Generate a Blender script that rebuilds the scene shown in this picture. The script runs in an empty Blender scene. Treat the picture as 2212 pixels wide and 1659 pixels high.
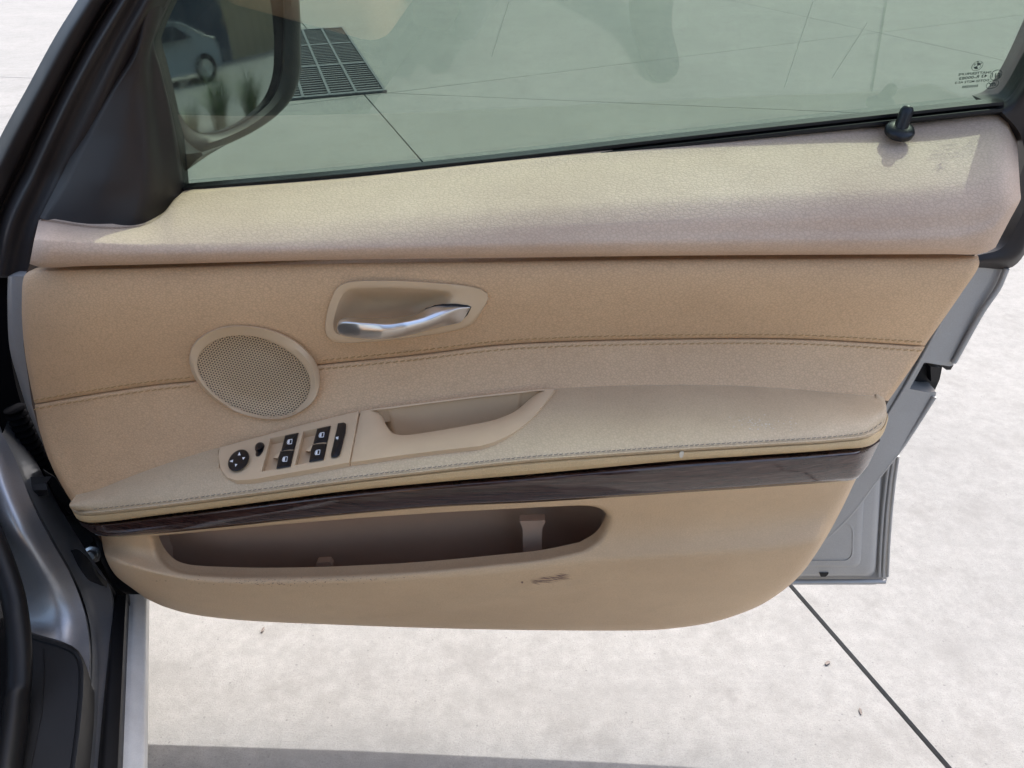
import bpy, bmesh, math, random
import numpy as np
from mathutils import Vector, Matrix
from mathutils.geometry import tessellate_polygon
random.seed(7); np.random.seed(7)
SC = bpy.context.scene
COL = SC.collection
# ------------------------------------------------------------------ camera
# picture coordinates used below: 2212 x 1659 (the photograph scaled down)
FW, FH, FPX = 2212.0, 1659.0, 1700.0
PITCH = math.radians(31.0)
CAM_Z = 1.16
cam_d = bpy.data.cameras.new('camera'); cam = bpy.data.objects.new('camera', cam_d); COL.objects.link(cam)
cam.location = (0, 0, CAM_Z); cam.rotation_euler = (math.pi/2 - PITCH, 0, 0)
cam_d.sensor_width = 36.0; cam_d.lens = FPX/FW*36.0; cam_d.clip_start = 0.02; cam_d.clip_end = 1000
SC.camera = cam
# ------------------------------------------------------------------ light
LX, LY = -0.45, -0.63                    # sunlight travels (LX, LY, -1)
sun_to = Vector((-LX, -LY, 1)).normalized()
SUN_EL = math.asin(sun_to.z); SUN_AZ = math.atan2(sun_to.x, sun_to.y)
w = bpy.data.worlds.new('World'); SC.world = w; w.use_nodes = True
nt = w.node_tree; nt.nodes.clear()
sky = nt.nodes.new('ShaderNodeTexSky'); sky.sky_type = 'NISHITA'; sky.sun_disc = False
sky.sun_elevation = SUN_EL; sky.sun_rotation = SUN_AZ
sky.air_density = 1.0; sky.dust_density = 4.3; sky.ozone_density = 1.0
bg = nt.nodes.new('ShaderNodeBackground'); bg.inputs['Strength'].default_value = 0.15
wo = nt.nodes.new('ShaderNodeOutputWorld')
nt.links.new(sky.outputs[0], bg.inputs['Color']); nt.links.new(bg.outputs[0], wo.inputs['Surface'])
sl = bpy.data.lights.new('sun', 'SUN'); sl.energy = 2.0; sl.angle = math.radians(0.53); sl.color = (1.0, 0.975, 0.94)
so = bpy.data.objects.new('sun', sl); COL.objects.link(so)
so.rotation_euler = (-sun_to).to_track_quat('-Z', 'Y').to_euler(); so.location = (6, 8, 14)
SC.view_settings.view_transform = 'Standard'; SC.view_settings.look = 'None'
SC.view_settings.gamma = 1.0; SC.view_settings.use_curve_mapping = False
SC.view_settings.exposure = 1.62
SC.cycles.max_bounces = 10; SC.cycles.transparent_max_bounces = 16

# ------------------------------------------------------------------ picture -> place
CP, SP = math.cos(PITCH), math.sin(PITCH)
def rays(px):
    """direction of picture points (n,2); y component normalised to 1"""
    px = np.asarray(px, float)
    a = (px[..., 0]-FW/2)/FPX; b = (FH/2-px[..., 1])/FPX
    dy = CP + b*SP; dz = -SP + b*CP
    return np.stack([a/dy, np.ones_like(a), dz/dy], -1)
def atY(px, Y):                       # at horizontal distance Y
    d = rays(px); Y = np.broadcast_to(np.asarray(Y, float), d.shape[:-1])
    p = d*Y[..., None]; p[..., 2] += CAM_Z
    return p
def atZ(px, z):                       # at height z
    d = rays(px); Y = (np.asarray(z, float)-CAM_Z)/d[..., 2]
    p = d*Y[..., None]; p[..., 2] += CAM_Z
    return p
def YofZ(px, z):
    return (np.asarray(z, float)-CAM_Z)/rays(px)[..., 2]
def atPlane(px, p0, n):
    d = rays(px); p0 = np.asarray(p0, float)-np.array([0, 0, CAM_Z]); n = np.asarray(n, float)
    t = (p0@n)/(d@n); p = d*t[..., None]; p[..., 2] += CAM_Z
    return p
def resample(pts, n, closed=False, smooth=True):
    p = np.asarray(pts, float)
    if closed: p = np.vstack([p, p[:1]])
    if smooth and len(p) > 2:
        out = []
        m = len(p)
        for i in range(m-1):
            p1, p2 = p[i], p[i+1]
            p0 = p[i-1] if i > 0 else (p[m-2] if closed else 2*p1-p2)
            p3 = p[i+2] if i+2 < m else (p[1] if closed else 2*p2-p1)
            d1, d0, d2 = (np.linalg.norm(p2-p1)+1e-9)**.5, (np.linalg.norm(p1-p0)+1e-9)**.5, (np.linalg.norm(p3-p2)+1e-9)**.5
            m1 = (p2-p1) + d1*((p1-p0)/d0 - (p2-p0)/(d0+d1))
            m2 = (p2-p1) + d1*((p3-p2)/d2 - (p3-p1)/(d1+d2))
            t = np.linspace(0, 1, 14, endpoint=False)[:, None]
            out.append((2*t**3-3*t**2+1)*p1+(t**3-2*t**2+t)*m1+(-2*t**3+3*t**2)*p2+(t**3-t**2)*m2)
        p = np.vstack(out+[p[-1:]])
    L = np.concatenate([[0], np.cumsum(np.linalg.norm(np.diff(p[:, :2], axis=0), axis=1))])
    s = np.linspace(0, L[-1], n, endpoint=not closed)
    return np.stack([np.interp(s, L, p[:, k]) for k in range(p.shape[1])], -1)
def curve_y(pts):
    a = np.asarray(pts, float); a = resample(a, 200)
    return lambda x: np.interp(x, a[:, 0], a[:, 1])

def inside(poly, x, y):
    poly = np.asarray(poly, float); x = np.asarray(x, float); y = np.asarray(y, float); r = np.zeros(x.shape, bool)
    x0, y0 = poly[:, 0], poly[:, 1]; x1, y1 = np.roll(x0, -1), np.roll(y0, -1)
    for a, b, c_, d in zip(x0, y0, x1, y1):
        if b == d: continue
        r ^= ((b > y) != (d > y)) & (x < (c_-a)*(y-b)/(d-b)+a)
    return r
# ------------------------------------------------------------------ objects
def tag(o, label=None, cat=None, group=None, kind=None):
    if label: o['label'] = label
    if cat: o['category'] = cat
    if group: o['group'] = group
    if kind: o['kind'] = kind
    return o
def empty(name, loc, label, cat, group=None):
    o = bpy.data.objects.new(name, None); COL.objects.link(o); o.location = loc; o.empty_display_size = .1
    return tag(o, label, cat, group)
def mesh_obj(name, verts, faces, mat, parent=None, smooth=True, sharp=None):
    me = bpy.data.meshes.new(name)
    me.from_pydata([tuple(v) for v in verts], [], [tuple(int(i) for i in f) for f in faces])
    me.validate(); me.update()
    if smooth:
        me.shade_smooth()
        me.set_sharp_from_angle(angle=math.radians(sharp if sharp else 50))
    if mat: me.materials.append(mat)
    o = bpy.data.objects.new(name, me); COL.objects.link(o)
    if parent is not None:
        o.parent = parent
        o.matrix_parent_inverse = world_of(parent).inverted()
    return o
def world_of(o):
    m = Matrix.Translation(o.location) @ o.rotation_euler.to_matrix().to_4x4()
    if o.parent is not None: m = world_of(o.parent) @ o.matrix_parent_inverse @ m
    return m
class MB:
    def __init__(s): s.v = []; s.f = []
    def add(s, verts, faces):
        k = len(s.v); s.v += [tuple(map(float, v)) for v in verts]; s.f += [tuple(i+k for i in f) for f in faces]
    def grid(s, P, flip=False):
        a, b = P.shape[:2]
        F = []
        for i in range(a-1):
            for j in range(b-1):
                q = (i*b+j, i*b+j+1, (i+1)*b+j+1, (i+1)*b+j)
                F.append(q[::-1] if flip else q)
        s.add(P.reshape(-1, 3), F)
    def loft(s, loops, cap0=False, cap1=False):
        n = len(loops[0]); V = np.vstack(loops); F = []
        for k in range(len(loops)-1):
            for i in range(n):
                j = (i+1) % n
                F.append((k*n+i, k*n+j, (k+1)*n+j, (k+1)*n+i))
        if cap0: F.append(tuple(range(n))[::-1])
        if cap1: F.append(tuple((len(loops)-1)*n+i for i in range(n)))
        s.add(V, F)
    def box(s, c, size, R=None):
        x, y, z = [k/2 for k in size]
        v = np.array([(-x,-y,-z),(x,-y,-z),(x,y,-z),(-x,y,-z),(-x,-y,z),(x,-y,z),(x,y,z),(-x,y,z)])
        if R is not None: v = v@np.asarray(R).T
        s.add(v+np.asarray(c), [(0,3,2,1),(4,5,6,7),(0,1,5,4),(1,2,6,5),(2,3,7,6),(3,0,4,7)])
    def build(s, name, mat, parent=None, smooth=True, sharp=None):
        return mesh_obj(name, s.v, s.f, mat, parent, smooth, sharp)
def rows_surface(rows, nv, across='cr'):
    """rows: list of (nu,3) arrays px,py,Y -> dense grid px,py,Y"""
    R = np.stack(rows); m = len(rows); out = []
    for i in range(m-1):
        p1, p2 = R[i], R[i+1]; p0 = R[i-1] if i else 2*p1-p2; p3 = R[i+2] if i+2 < m else 2*p2-p1
        for t in np.linspace(0, 1, nv, endpoint=False):
            if across == 'cr':
                m1, m2 = (p2-p0)/2, (p3-p1)/2
                # damp where neighbouring rows are very uneven
                out.append((2*t**3-3*t**2+1)*p1+(t**3-2*t**2+t)*np.clip(m1, -np.abs(p2-p1)*1.5, np.abs(p2-p1)*1.5)
                           + (-2*t**3+3*t**2)*p2+(t**3-t**2)*np.clip(m2, -np.abs(p2-p1)*1.5, np.abs(p2-p1)*1.5))
            else: out.append(p1*(1-t)+p2*t)
    out.append(R[-1])
    return np.stack(out)
def with_tuck(G, w, d, sides='tblr'):
    """roll the border of a px grid away from the viewer: w picture units wide, d metres deep"""
    P = G[..., :2]; m, n = P.shape[:2]
    dist = np.full((m, n), 1e9)
    def acc(axis, rev):
        Q = np.flip(P, axis) if rev else P
        s = np.linalg.norm(np.diff(Q, axis=axis), axis=-1)
        c = np.concatenate([np.zeros_like(np.take(s, [0], axis)), np.cumsum(s, axis)], axis)
        return np.flip(c, axis) if rev else c
    if 't' in sides: dist = np.minimum(dist, acc(0, False))
    if 'b' in sides: dist = np.minimum(dist, acc(0, True))
    if 'l' in sides: dist = np.minimum(dist, acc(1, False))
    if 'r' in sides: dist = np.minimum(dist, acc(1, True))
    t = np.clip(dist/w, 0, 1)
    G = G.copy(); G[..., 2] += d*(1-np.sqrt(np.clip(1-(1-t)**2, 0, 1)))
    return G
def skirted(mb, P, depth, back=(0, 1, 0)):
    m, n = P.shape[:2]
    mb.grid(P, flip=True)
    loop = list(P[0, :])+list(P[1:, -1])+list(P[-1, -2::-1])+list(P[-2:0:-1, 0])
    loop = np.array(loop); mb.loft([loop, loop+np.array(back)*depth])
def finer_u(n, k=3):      # cluster samples at both ends
    t = np.linspace(-1, 1, n); return (np.sign(t)*(1-(1-np.abs(t))**1.6)+1)/2
def patch(name, rows, nu, nv, mat, parent, tuck=None, skirt=.03, across='cr', sharp=None):
    rr = []
    for pts, Y in rows:
        c = resample(pts, nu) if np.asarray(pts).shape[0] != nu else np.asarray(pts)
        if callable(Y): y = Y(c[:, 0], c[:, 1])
        elif np.ndim(Y) == 0: y = np.full(nu, Y)
        else: y = np.interp(np.linspace(0, 1, nu), np.linspace(0, 1, len(Y)), Y)
        rr.append(np.column_stack([c[:, :2], y]))
    G = rows_surface(rr, nv, across)
    if tuck:
        for t in (tuck if isinstance(tuck, list) else [tuck]): G = with_tuck(G, *t)
    P = atY(G[..., :2], G[..., 2])
    mb = MB()
    if skirt: skirted(mb, P, skirt)
    else: mb.grid(P, flip=True)
    return mb.build(name, mat, parent, sharp=sharp)
def scale_loop(L, sx, sy=None, c=None):
    L = np.asarray(L, float); c = L.mean(0) if c is None else np.asarray(c); sy = sx if sy is None else sy
    return (L-c)*np.array([sx, sy])+c
def inset_loop(L, d):
    """move a closed picture loop inwards by d units (either winding)"""
    L = np.asarray(L, float); t = np.roll(L, -1, 0)-np.roll(L, 1, 0)
    t /= np.linalg.norm(t, axis=1)[:, None]+1e-9
    nrm = np.stack([-t[:, 1], t[:, 0]], 1)
    x, y = L[:, 0], L[:, 1]
    area = .5*np.sum(x*np.roll(y, -1)-np.roll(x, -1)*y)
    return L+nrm*d*(1 if area > 0 else -1)
def fill_holes(outer, holes):
    """triangles between an outer loop and holes; returns faces indexing the stacked loops"""
    polys = [[Vector((p[0], p[1], 0)) for p in lp] for lp in [outer]+holes]
    return [tuple(t) for t in tessellate_polygon(polys)]
def tube(path, r, mb, seg=8, caps=True, closed=False):
    path = np.asarray(path, float); n = len(path); loops = []
    T = np.gradient(path, axis=0); T /= np.linalg.norm(T, axis=1)[:, None]+1e-12
    up = np.array([0., -1., .3])
    for i in range(n):
        a = np.cross(T[i], up); a /= np.linalg.norm(a)+1e-9; b = np.cross(T[i], a)
        th = np.linspace(0, 2*math.pi, seg, endpoint=False)
        rr = r if np.ndim(r) == 0 else r[i]
        loops.append(path[i]+rr*(np.cos(th)[:, None]*a+np.sin(th)[:, None]*b))
    mb.loft(loops, caps, caps)

# ------------------------------------------------------------------ materials
def new_mat(name):
    m = bpy.data.materials.new(name); m.use_nodes = True
    return m, m.node_tree, m.node_tree.nodes['Principled BSDF']
def N(nt, t, **kw):
    n = nt.nodes.new(t)
    for k, v in kw.items():
        if k in n.inputs: n.inputs[k].default_value = v
        else: setattr(n, k, v)
    return n
def coords(nt, scale=(1, 1, 1)):
    t = N(nt, 'ShaderNodeTexCoord'); mp = N(nt, 'ShaderNodeMapping'); mp.inputs['Scale'].default_value = scale
    nt.links.new(t.outputs['Object'], mp.inputs['Vector']); return mp.outputs[0]
def ramp(nt, fac, stops):
    r = N(nt, 'ShaderNodeValToRGB'); nt.links.new(fac, r.inputs[0])
    e = r.color_ramp.elements
    while len(e) < len(stops): e.new(.5)
    for k, (p, c) in enumerate(stops): e[k].position = p; e[k].color = (*c, 1) if len(c) == 3 else c
    return r.outputs[0]
def mixc(nt, fac, a, b, mode='MIX'):
    m = N(nt, 'ShaderNodeMix', data_type='RGBA', blend_type=mode)
    for s, v in ((0, fac), (6, a), (7, b)):
        if hasattr(v, 'links'): nt.links.new(v, m.inputs[s])
        else: m.inputs[s].default_value = v if s == 0 else (*v, 1)
    return m.outputs[2]
def leather(name, col, grain=260., bump=.6, rough=.5, stretch=(.75, 1, 1.15), crease=.5, soil=.8):
    m, nt, b = new_mat(name)
    v = coords(nt, stretch)
    dn = N(nt, 'ShaderNodeTexNoise', Scale=120., Detail=3.); nt.links.new(v, dn.inputs['Vector'])
    wv = N(nt, 'ShaderNodeMixRGB', blend_type='ADD'); wv.inputs[0].default_value = .006
    nt.links.new(v, wv.inputs[1]); nt.links.new(dn.outputs['Color'], wv.inputs[2])
    vo = N(nt, 'ShaderNodeTexVoronoi', Scale=grain, feature='DISTANCE_TO_EDGE'); nt.links.new(wv.outputs[0], vo.inputs['Vector'])
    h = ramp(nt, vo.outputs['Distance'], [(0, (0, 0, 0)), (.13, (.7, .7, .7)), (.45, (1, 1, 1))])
    fine = N(nt, 'ShaderNodeTexNoise', Scale=1500., Detail=2.); nt.links.new(v, fine.inputs['Vector'])
    hh = mixc(nt, .08, h, fine.outputs['Color'])
    bp = N(nt, 'ShaderNodeBump', Strength=bump, Distance=.0011); nt.links.new(hh, bp.inputs['Height']); nt.links.new(bp.outputs[0], b.inputs['Normal'])
    big = N(nt, 'ShaderNodeTexNoise', Scale=5., Detail=7., Roughness=.62); nt.links.new(v, big.inputs['Vector'])
    f = ramp(nt, big.outputs['Fac'], [(.34, (0, 0, 0)), (.66, (1, 1, 1))])
    dark = tuple(c*(1-soil*k) for c, k in zip(col, (.16, .19, .20))); lite = tuple(min(1, c*1.05) for c in col)
    c1 = mixc(nt, f, dark, lite)
    patchy = N(nt, 'ShaderNodeTexNoise', Scale=22., Detail=6., Roughness=.7); nt.links.new(v, patchy.inputs['Vector'])
    c1 = mixc(nt, ramp(nt, patchy.outputs['Fac'], [(.55, (0, 0, 0)), (.8, (.35*soil,)*3)]), c1, tuple(c*k for c, k in zip(col, (.66, .62, .60))))
    crease_shade = mixc(nt, crease, c1, tuple(c*k for c, k in zip(col, (.42, .36, .33))))  # grain shade painted into the crease colour; bump alone renders too faint
    c2 = mixc(nt, h, crease_shade, c1)
    nt.links.new(c2, b.inputs['Base Color'])
    rr = N(nt, 'ShaderNodeMapRange'); rr.inputs['To Min'].default_value = rough+.1; rr.inputs['To Max'].default_value = rough-.08
    nt.links.new(big.outputs['Fac'], rr.inputs['Value']); nt.links.new(rr.outputs[0], b.inputs['Roughness'])
    b.inputs['Specular IOR Level'].default_value = .4
    return m
def plastic(name, col, rough=.5, bump=.12, scale=900., spec=.4, var=.12):
    m, nt, b = new_mat(name); v = coords(nt)
    n1 = N(nt, 'ShaderNodeTexNoise', Scale=scale, Detail=2.); nt.links.new(v, n1.inputs['Vector'])
    bp = N(nt, 'ShaderNodeBump', Strength=bump, Distance=.0004); nt.links.new(n1.outputs['Fac'], bp.inputs['Height']); nt.links.new(bp.outputs[0], b.inputs['Normal'])
    n2 = N(nt, 'ShaderNodeTexNoise', Scale=14., Detail=6., Roughness=.65); nt.links.new(v, n2.inputs['Vector'])
    c = mixc(nt, n2.outputs['Fac'], tuple(k*(1-var) for k in col), tuple(k*(1+var) for k in col)); nt.links.new(c, b.inputs['Base Color'])
    r = N(nt, 'ShaderNodeMapRange'); r.inputs['To Min'].default_value = rough+.12; r.inputs['To Max'].default_value = rough-.12
    nt.links.new(n2.outputs['Fac'], r.inputs['Value']); nt.links.new(r.outputs[0], b.inputs['Roughness'])
    b.inputs['Specular IOR Level'].default_value = spec
    return m
def plain(name, col, rough=.5, metal=0., spec=.5):
    m, nt, b = new_mat(name); b.inputs['Base Color'].default_value = (*col, 1); b.inputs['Roughness'].default_value = rough
    b.inputs['Metallic'].default_value = metal; b.inputs['Specular IOR Level'].default_value = spec
    return m
TAN = (.70, .463, .262)
M = {}
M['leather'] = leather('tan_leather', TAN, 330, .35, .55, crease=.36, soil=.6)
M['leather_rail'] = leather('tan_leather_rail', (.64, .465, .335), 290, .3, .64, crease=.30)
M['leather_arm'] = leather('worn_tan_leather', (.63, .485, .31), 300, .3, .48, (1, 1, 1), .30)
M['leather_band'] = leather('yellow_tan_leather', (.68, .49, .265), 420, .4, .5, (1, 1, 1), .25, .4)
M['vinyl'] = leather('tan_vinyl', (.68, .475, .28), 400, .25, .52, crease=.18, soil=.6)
M['beige_plastic'] = plastic('beige_plastic', (.645, .47, .295), .45, .08)
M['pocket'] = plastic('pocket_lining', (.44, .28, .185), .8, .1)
M['pocket_web'] = plastic('pocket_web', (.50, .34, .24), .7, .1)
M['dark'] = plastic('painted_shade_black', (.004, .004, .005), .95, .05, spec=.05)  # shade of the hinge gap and sill painted in as near-black colour
M['backing'] = plastic('card_backing', (.10, .07, .05), .8)
M['black'] = plastic('black_plastic', (.011, .011, .012), .5, .12, spec=.3)
M['black_soft'] = plastic('black_trim', (.026, .021, .020), .46, .10, spec=.3)
M['rubber'] = plastic('black_rubber', (.006, .006, .007), .45, .05, spec=.3)
M['gloss_black'] = plastic('switch_black', (.008, .008, .010), .32, .03, spec=.4)
M['white_print'] = plain('white_print', (.85, .85, .85), .5)
M['chrome'] = None
def chrome():
    m, nt, b = new_mat('satin_chrome'); v = coords(nt)
    b.inputs['Metallic'].default_value = 1; b.inputs['Base Color'].default_value = (.80, .79, .78, 1)
    n = N(nt, 'ShaderNodeTexNoise', Scale=45., Detail=6., Roughness=.7); nt.links.new(v, n.inputs['Vector'])
    r = ramp(nt, n.outputs['Fac'], [(.35, (.28, .28, .28)), (.75, (.36, .36, .36))]); nt.links.new(r, b.inputs['Roughness'])
    return m
M['chrome'] = chrome()
def paint(name, col, rough=.32, metal=.75):
    m, nt, b = new_mat(name); v = coords(nt)
    n = N(nt, 'ShaderNodeTexNoise', Scale=900., Detail=1.); nt.links.new(v, n.inputs['Vector'])
    n2 = N(nt, 'ShaderNodeTexNoise', Scale=9., Detail=7., Roughness=.7); nt.links.new(v, n2.inputs['Vector'])
    c = mixc(nt, n.outputs['Fac'], tuple(k*.86 for k in col), tuple(k*1.1 for k in col))
    c = mixc(nt, ramp(nt, n2.outputs['Fac'], [(.45, (0, 0, 0)), (.8, (.5, .5, .5))]), c, (.36, .33, .28))
    nt.links.new(c, b.inputs['Base Color'])
    b.inputs['Metallic'].default_value = metal
    r = ramp(nt, n2.outputs['Fac'], [(.3, (rough-.08,)*3), (.7, (rough+.18,)*3)]); nt.links.new(r, b.inputs['Roughness'])
    b.inputs['Coat Weight'].default_value = .5; b.inputs['Coat Roughness'].default_value = .12
    return m
M['paint'] = paint('silver_grey_paint', (.37, .36, .345), .5, .3)
M['paint_rocker'] = paint('ground_lit_rocker_paint', (.74, .72, .68), .5, .0)  # body silver paled: bright ground reflection painted into the base colour
M['paint_body'] = paint('silver_blue_paint', (.30, .31, .33), .34, .7)
def wood():
    m, nt, b = new_mat('dark_wood_veneer'); v = coords(nt, (1.0, 3, 13))
    n = N(nt, 'ShaderNodeTexNoise', Scale=24., Detail=7., Roughness=.68, Distortion=.5); nt.links.new(v, n.inputs['Vector'])
    v2 = coords(nt, (10, 30, 260)); n2 = N(nt, 'ShaderNodeTexNoise', Scale=2.6, Detail=3.); nt.links.new(v2, n2.inputs['Vector'])
    c = ramp(nt, n.outputs['Fac'], [(.33, (.010, .003, .003)), (.52, (.036, .012, .009)), (.72, (.085, .040, .028))])
    c = mixc(nt, ramp(nt, n2.outputs['Fac'], [(.52, (0, 0, 0)), (.72, (.5, .5, .5))]), c, (.11, .075, .06))
    nt.links.new(c, b.inputs['Base Color']); b.inputs['Roughness'].default_value = .5; b.inputs['Specular IOR Level'].default_value = .1
    b.inputs['Coat Weight'].default_value = 1.; b.inputs['Coat Roughness'].default_value = .075; b.inputs['Coat IOR'].default_value = 1.62
    return m
M['wood'] = wood()
def glass(name, tint, refl=1.0):
    m, nt, b = new_mat(name); nt.nodes.remove(b); out = nt.nodes['Material Output']
    tr = N(nt, 'ShaderNodeBsdfTransparent'); tr.inputs[0].default_value = (*tint, 1)
    gl = N(nt, 'ShaderNodeBsdfGlossy'); gl.inputs['Roughness'].default_value = .008; gl.inputs['Color'].default_value = (refl, refl, refl, 1)
    lw = N(nt, 'ShaderNodeLayerWeight'); lw.inputs[0].default_value = .5
    pw = N(nt, 'ShaderNodeMath', operation='POWER'); nt.links.new(lw.outputs['Facing'], pw.inputs[0]); pw.inputs[1].default_value = 5.
    fr = N(nt, 'ShaderNodeMath', operation='MULTIPLY_ADD'); nt.links.new(pw.outputs[0], fr.inputs[0]); fr.inputs[1].default_value = .95; fr.inputs[2].default_value = .07
    df = N(nt, 'ShaderNodeBsdfDiffuse'); df.inputs[0].default_value = (.5, .52, .5, 1)
    v = coords(nt); n = N(nt, 'ShaderNodeTexNoise', Scale=30., Detail=8., Roughness=.75); nt.links.new(v, n.inputs['Vector'])
    dust = ramp(nt, n.outputs['Fac'], [(.4, (.012,)*3), (.75, (.05,)*3)])
    m0 = N(nt, 'ShaderNodeMixShader'); nt.links.new(dust, m0.inputs[0]); nt.links.new(tr.outputs[0], m0.inputs[1]); nt.links.new(df.outputs[0], m0.inputs[2])
    ms = N(nt, 'ShaderNodeMixShader'); nt.links.new(fr.outputs[0], ms.inputs[0]); nt.links.new(m0.outputs[0], ms.inputs[1]); nt.links.new(gl.outputs[0], ms.inputs[2])
    nt.links.new(ms.outputs[0], out.inputs['Surface'])
    return m
M['glass'] = glass('green_tinted_glass', (.53, .61, .555))      # tint is met twice: two faces of the pane
def mirror_mat():
    m, nt, b = new_mat('mirror_silver'); b.inputs['Metallic'].default_value = 1; b.inputs['Base Color'].default_value = (.60, .62, .64, 1)
    v = coords(nt); n = N(nt, 'ShaderNodeTexNoise', Scale=60., Detail=8., Roughness=.8); nt.links.new(v, n.inputs['Vector'])
    r = ramp(nt, n.outputs['Fac'], [(.40, (.015,)*3), (.8, (.16,)*3)]); nt.links.new(r, b.inputs['Roughness'])
    return m
M['mirror'] = mirror_mat()
def concrete(name, base=(.226, .222, .212)):
    m, nt, b = new_mat(name); v = coords(nt)
    def noise(scale, det, rg, vec=v): n = N(nt, 'ShaderNodeTexNoise', Scale=scale, Detail=det, Roughness=rg); nt.links.new(vec, n.inputs['Vector']); return n.outputs['Fac']
    n1, n2, n3, n5 = noise(1.1, 9., .6), noise(34., 9., .8), noise(330., 5., .85), noise(7., 10., .75)
    vs = coords(nt, (1, 4, 1)); n4 = noise(2.2, 9., .72, vs)
    k = lambda s, w=1.: (base[0]*s, base[1]*s*(1-(1-w)*.5), base[2]*s*w)
    c = mixc(nt, ramp(nt, n1, [(.35, (0, 0, 0)), (.65, (1, 1, 1))]), k(.86), k(1.12, .98))
    c = mixc(nt, .5, c, mixc(nt, ramp(nt, n2, [(.36, (0, 0, 0)), (.60, (1, 1, 1))]), k(.74), k(1.16)))
    c = mixc(nt, ramp(nt, n5, [(.50, (0, 0, 0)), (.68, (.55, .55, .55))]), c, k(.66, .96))
    c = mixc(nt, ramp(nt, n3, [(.34, (.7, .7, .7)), (.47, (0, 0, 0))]), c, k(.50))
    c = mixc(nt, ramp(nt, n4, [(.50, (0, 0, 0)), (.70, (.5, .5, .5))]), c, k(.78))
    vo = N(nt, 'ShaderNodeTexVoronoi', Scale=38.); nt.links.new(v, vo.inputs['Vector'])
    c = mixc(nt, ramp(nt, vo.outputs['Distance'], [(.05, (.8, .8, .8)), (.085, (0, 0, 0))]), c, k(.62))
    nt.links.new(c, b.inputs['Base Color']); b.inputs['Roughness'].default_value = .85; b.inputs['Specular IOR Level'].default_value = .2
    bp = N(nt, 'ShaderNodeBump', Strength=.5, Distance=.002); nt.links.new(n3, bp.inputs['Height']); nt.links.new(bp.outputs[0], b.inputs['Normal'])
    return m
M['concrete'] = concrete('pale_concrete')
M['joint'] = plain('joint_filler', (.10, .10, .10), .9)
M['grate'] = plastic('grate_iron', (.045, .047, .05), .6, .2, 60)
M['grate_bar'] = plastic('grate_bar_iron', (.075, .08, .085), .55, .2, 60)
M['leaf'] = plastic('dry_leaf', (.15, .125, .11), .8)
M['grass'] = plastic('grass_blade', (.09, .13, .035), .7, .1, 60, var=.5)

# ------------------------------------------------------------------ ground
ground = mesh_obj('ground', [(-90, -60, -.02), (90, -60, -.02), (90, 160, -.02), (-90, 160, -.02)], [(0, 1, 2, 3)], M['joint'], None, False)
tag(ground, kind='structure')
def ground_pt(px, py): return atZ(np.array([[px, py]]), 0.)[0][:2]
joints = [((789, 207), (2050, 1659)), ((837, 201), (1938, 247)), ((837, 201), (1884, 72)), ((1681, 23), (2212, 140))]
polys = [[((-80., -50.), False), ((80., -50.), False), ((80., 150.), False), ((-80., 150.), False)]]
for a, b in joints:
    A, B = ground_pt(*a), ground_pt(*b); d = (B-A)/np.linalg.norm(B-A); nrm = np.array([-d[1], d[0]])
    nxt = []
    for poly in polys:
        sd = [float((np.array(p[0])-A)@nrm) for p in poly]
        if min(sd) > -.02 or max(sd) < .02: nxt.append(poly); continue
        for side in (1, -1):
            out = []
            for i in range(len(poly)):
                p, q = poly[i], poly[(i+1) % len(poly)]; s0, s1 = sd[i]*side, sd[(i+1) % len(poly)]*side
                if s0 >= 0: out.append(p)
                if s0*s1 < 0:
                    t = s0/(s0-s1); x = tuple(np.array(p[0])*(1-t)+np.array(q[0])*t)
                    # flag belongs to the edge leaving the vertex
                    out.append((x, True) if s0 > 0 else (x, p[1]))
            nxt.append(out)
    polys = nxt
for poly in polys:
    pts = np.array([p[0] for p in poly]); fl = [p[1] for p in poly]; n = len(pts); q = []
    for i in range(n):                      # inset joint edges by half a joint
        e0 = pts[i]-pts[i-1]; e1 = pts[(i+1) % n]-pts[i]
        n0 = np.array([-e0[1], e0[0]])/(np.linalg.norm(e0)+1e-9); n1 = np.array([-e1[1], e1[0]])/(np.linalg.norm(e1)+1e-9)
        d0, d1 = (.005 if fl[i-1] else 0), (.005 if fl[i] else 0)
        A = np.array([n0, n1])
        if abs(np.linalg.det(A)) < 1e-4: q.append(pts[i]+n0*d0)
        else: q.append(pts[i]+np.linalg.solve(A, [d0, d1]))
    q = np.array(q); top = np.column_stack([q, np.zeros(n)]); bot = np.column_stack([q, np.full(n, -.018)])
    mb = MB(); mb.add(top, [tuple(range(n))]); mb.loft([top, bot])
    mb.build('slab', M['concrete'], ground, False)

# drain grate let into the slabs
gc = [ground_pt(585, 222), ground_pt(836, 200), ground_pt(742, 61), ground_pt(560, 72)]
def gq(u, v): return (gc[0]*(1-u)+gc[1]*u)*(1-v)+(gc[3]*(1-u)+gc[2]*u)*v
g0 = gq(.5, .5)
grate = empty('drain_grate', (g0[0], g0[1], 0), 'dark iron drainage grate set in the pale concrete beyond the window', 'grate')
def gbar(u0, v0, u1, v1, z0, z1, name, mat):
    c = [gq(u0, v0), gq(u1, v0), gq(u1, v1), gq(u0, v1)]
    mb = MB(); mb.loft([np.array([(*p, z0) for p in c]), np.array([(*p, z1) for p in c])], False, True); return mb.build(name, mat, grate, False)
gbar(0, 0, 1, 1, .002, .006, 'pan', M['grate'])
for k in range(40):
    v = (k+.5)/40; gbar(.0, v-.005, 1., v+.005, .006, .014, 'slat', M['grate'])
for u in (.02, .27, .5, .73, .985): gbar(u-.012, 0, u+.012, 1, .006, .020, 'bar', M['grate_bar'])
for v in (.008, .34, .67, .992): gbar(0, v-.008, 1, v+.008, .006, .018, 'cross_bar', M['grate_bar'])

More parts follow.
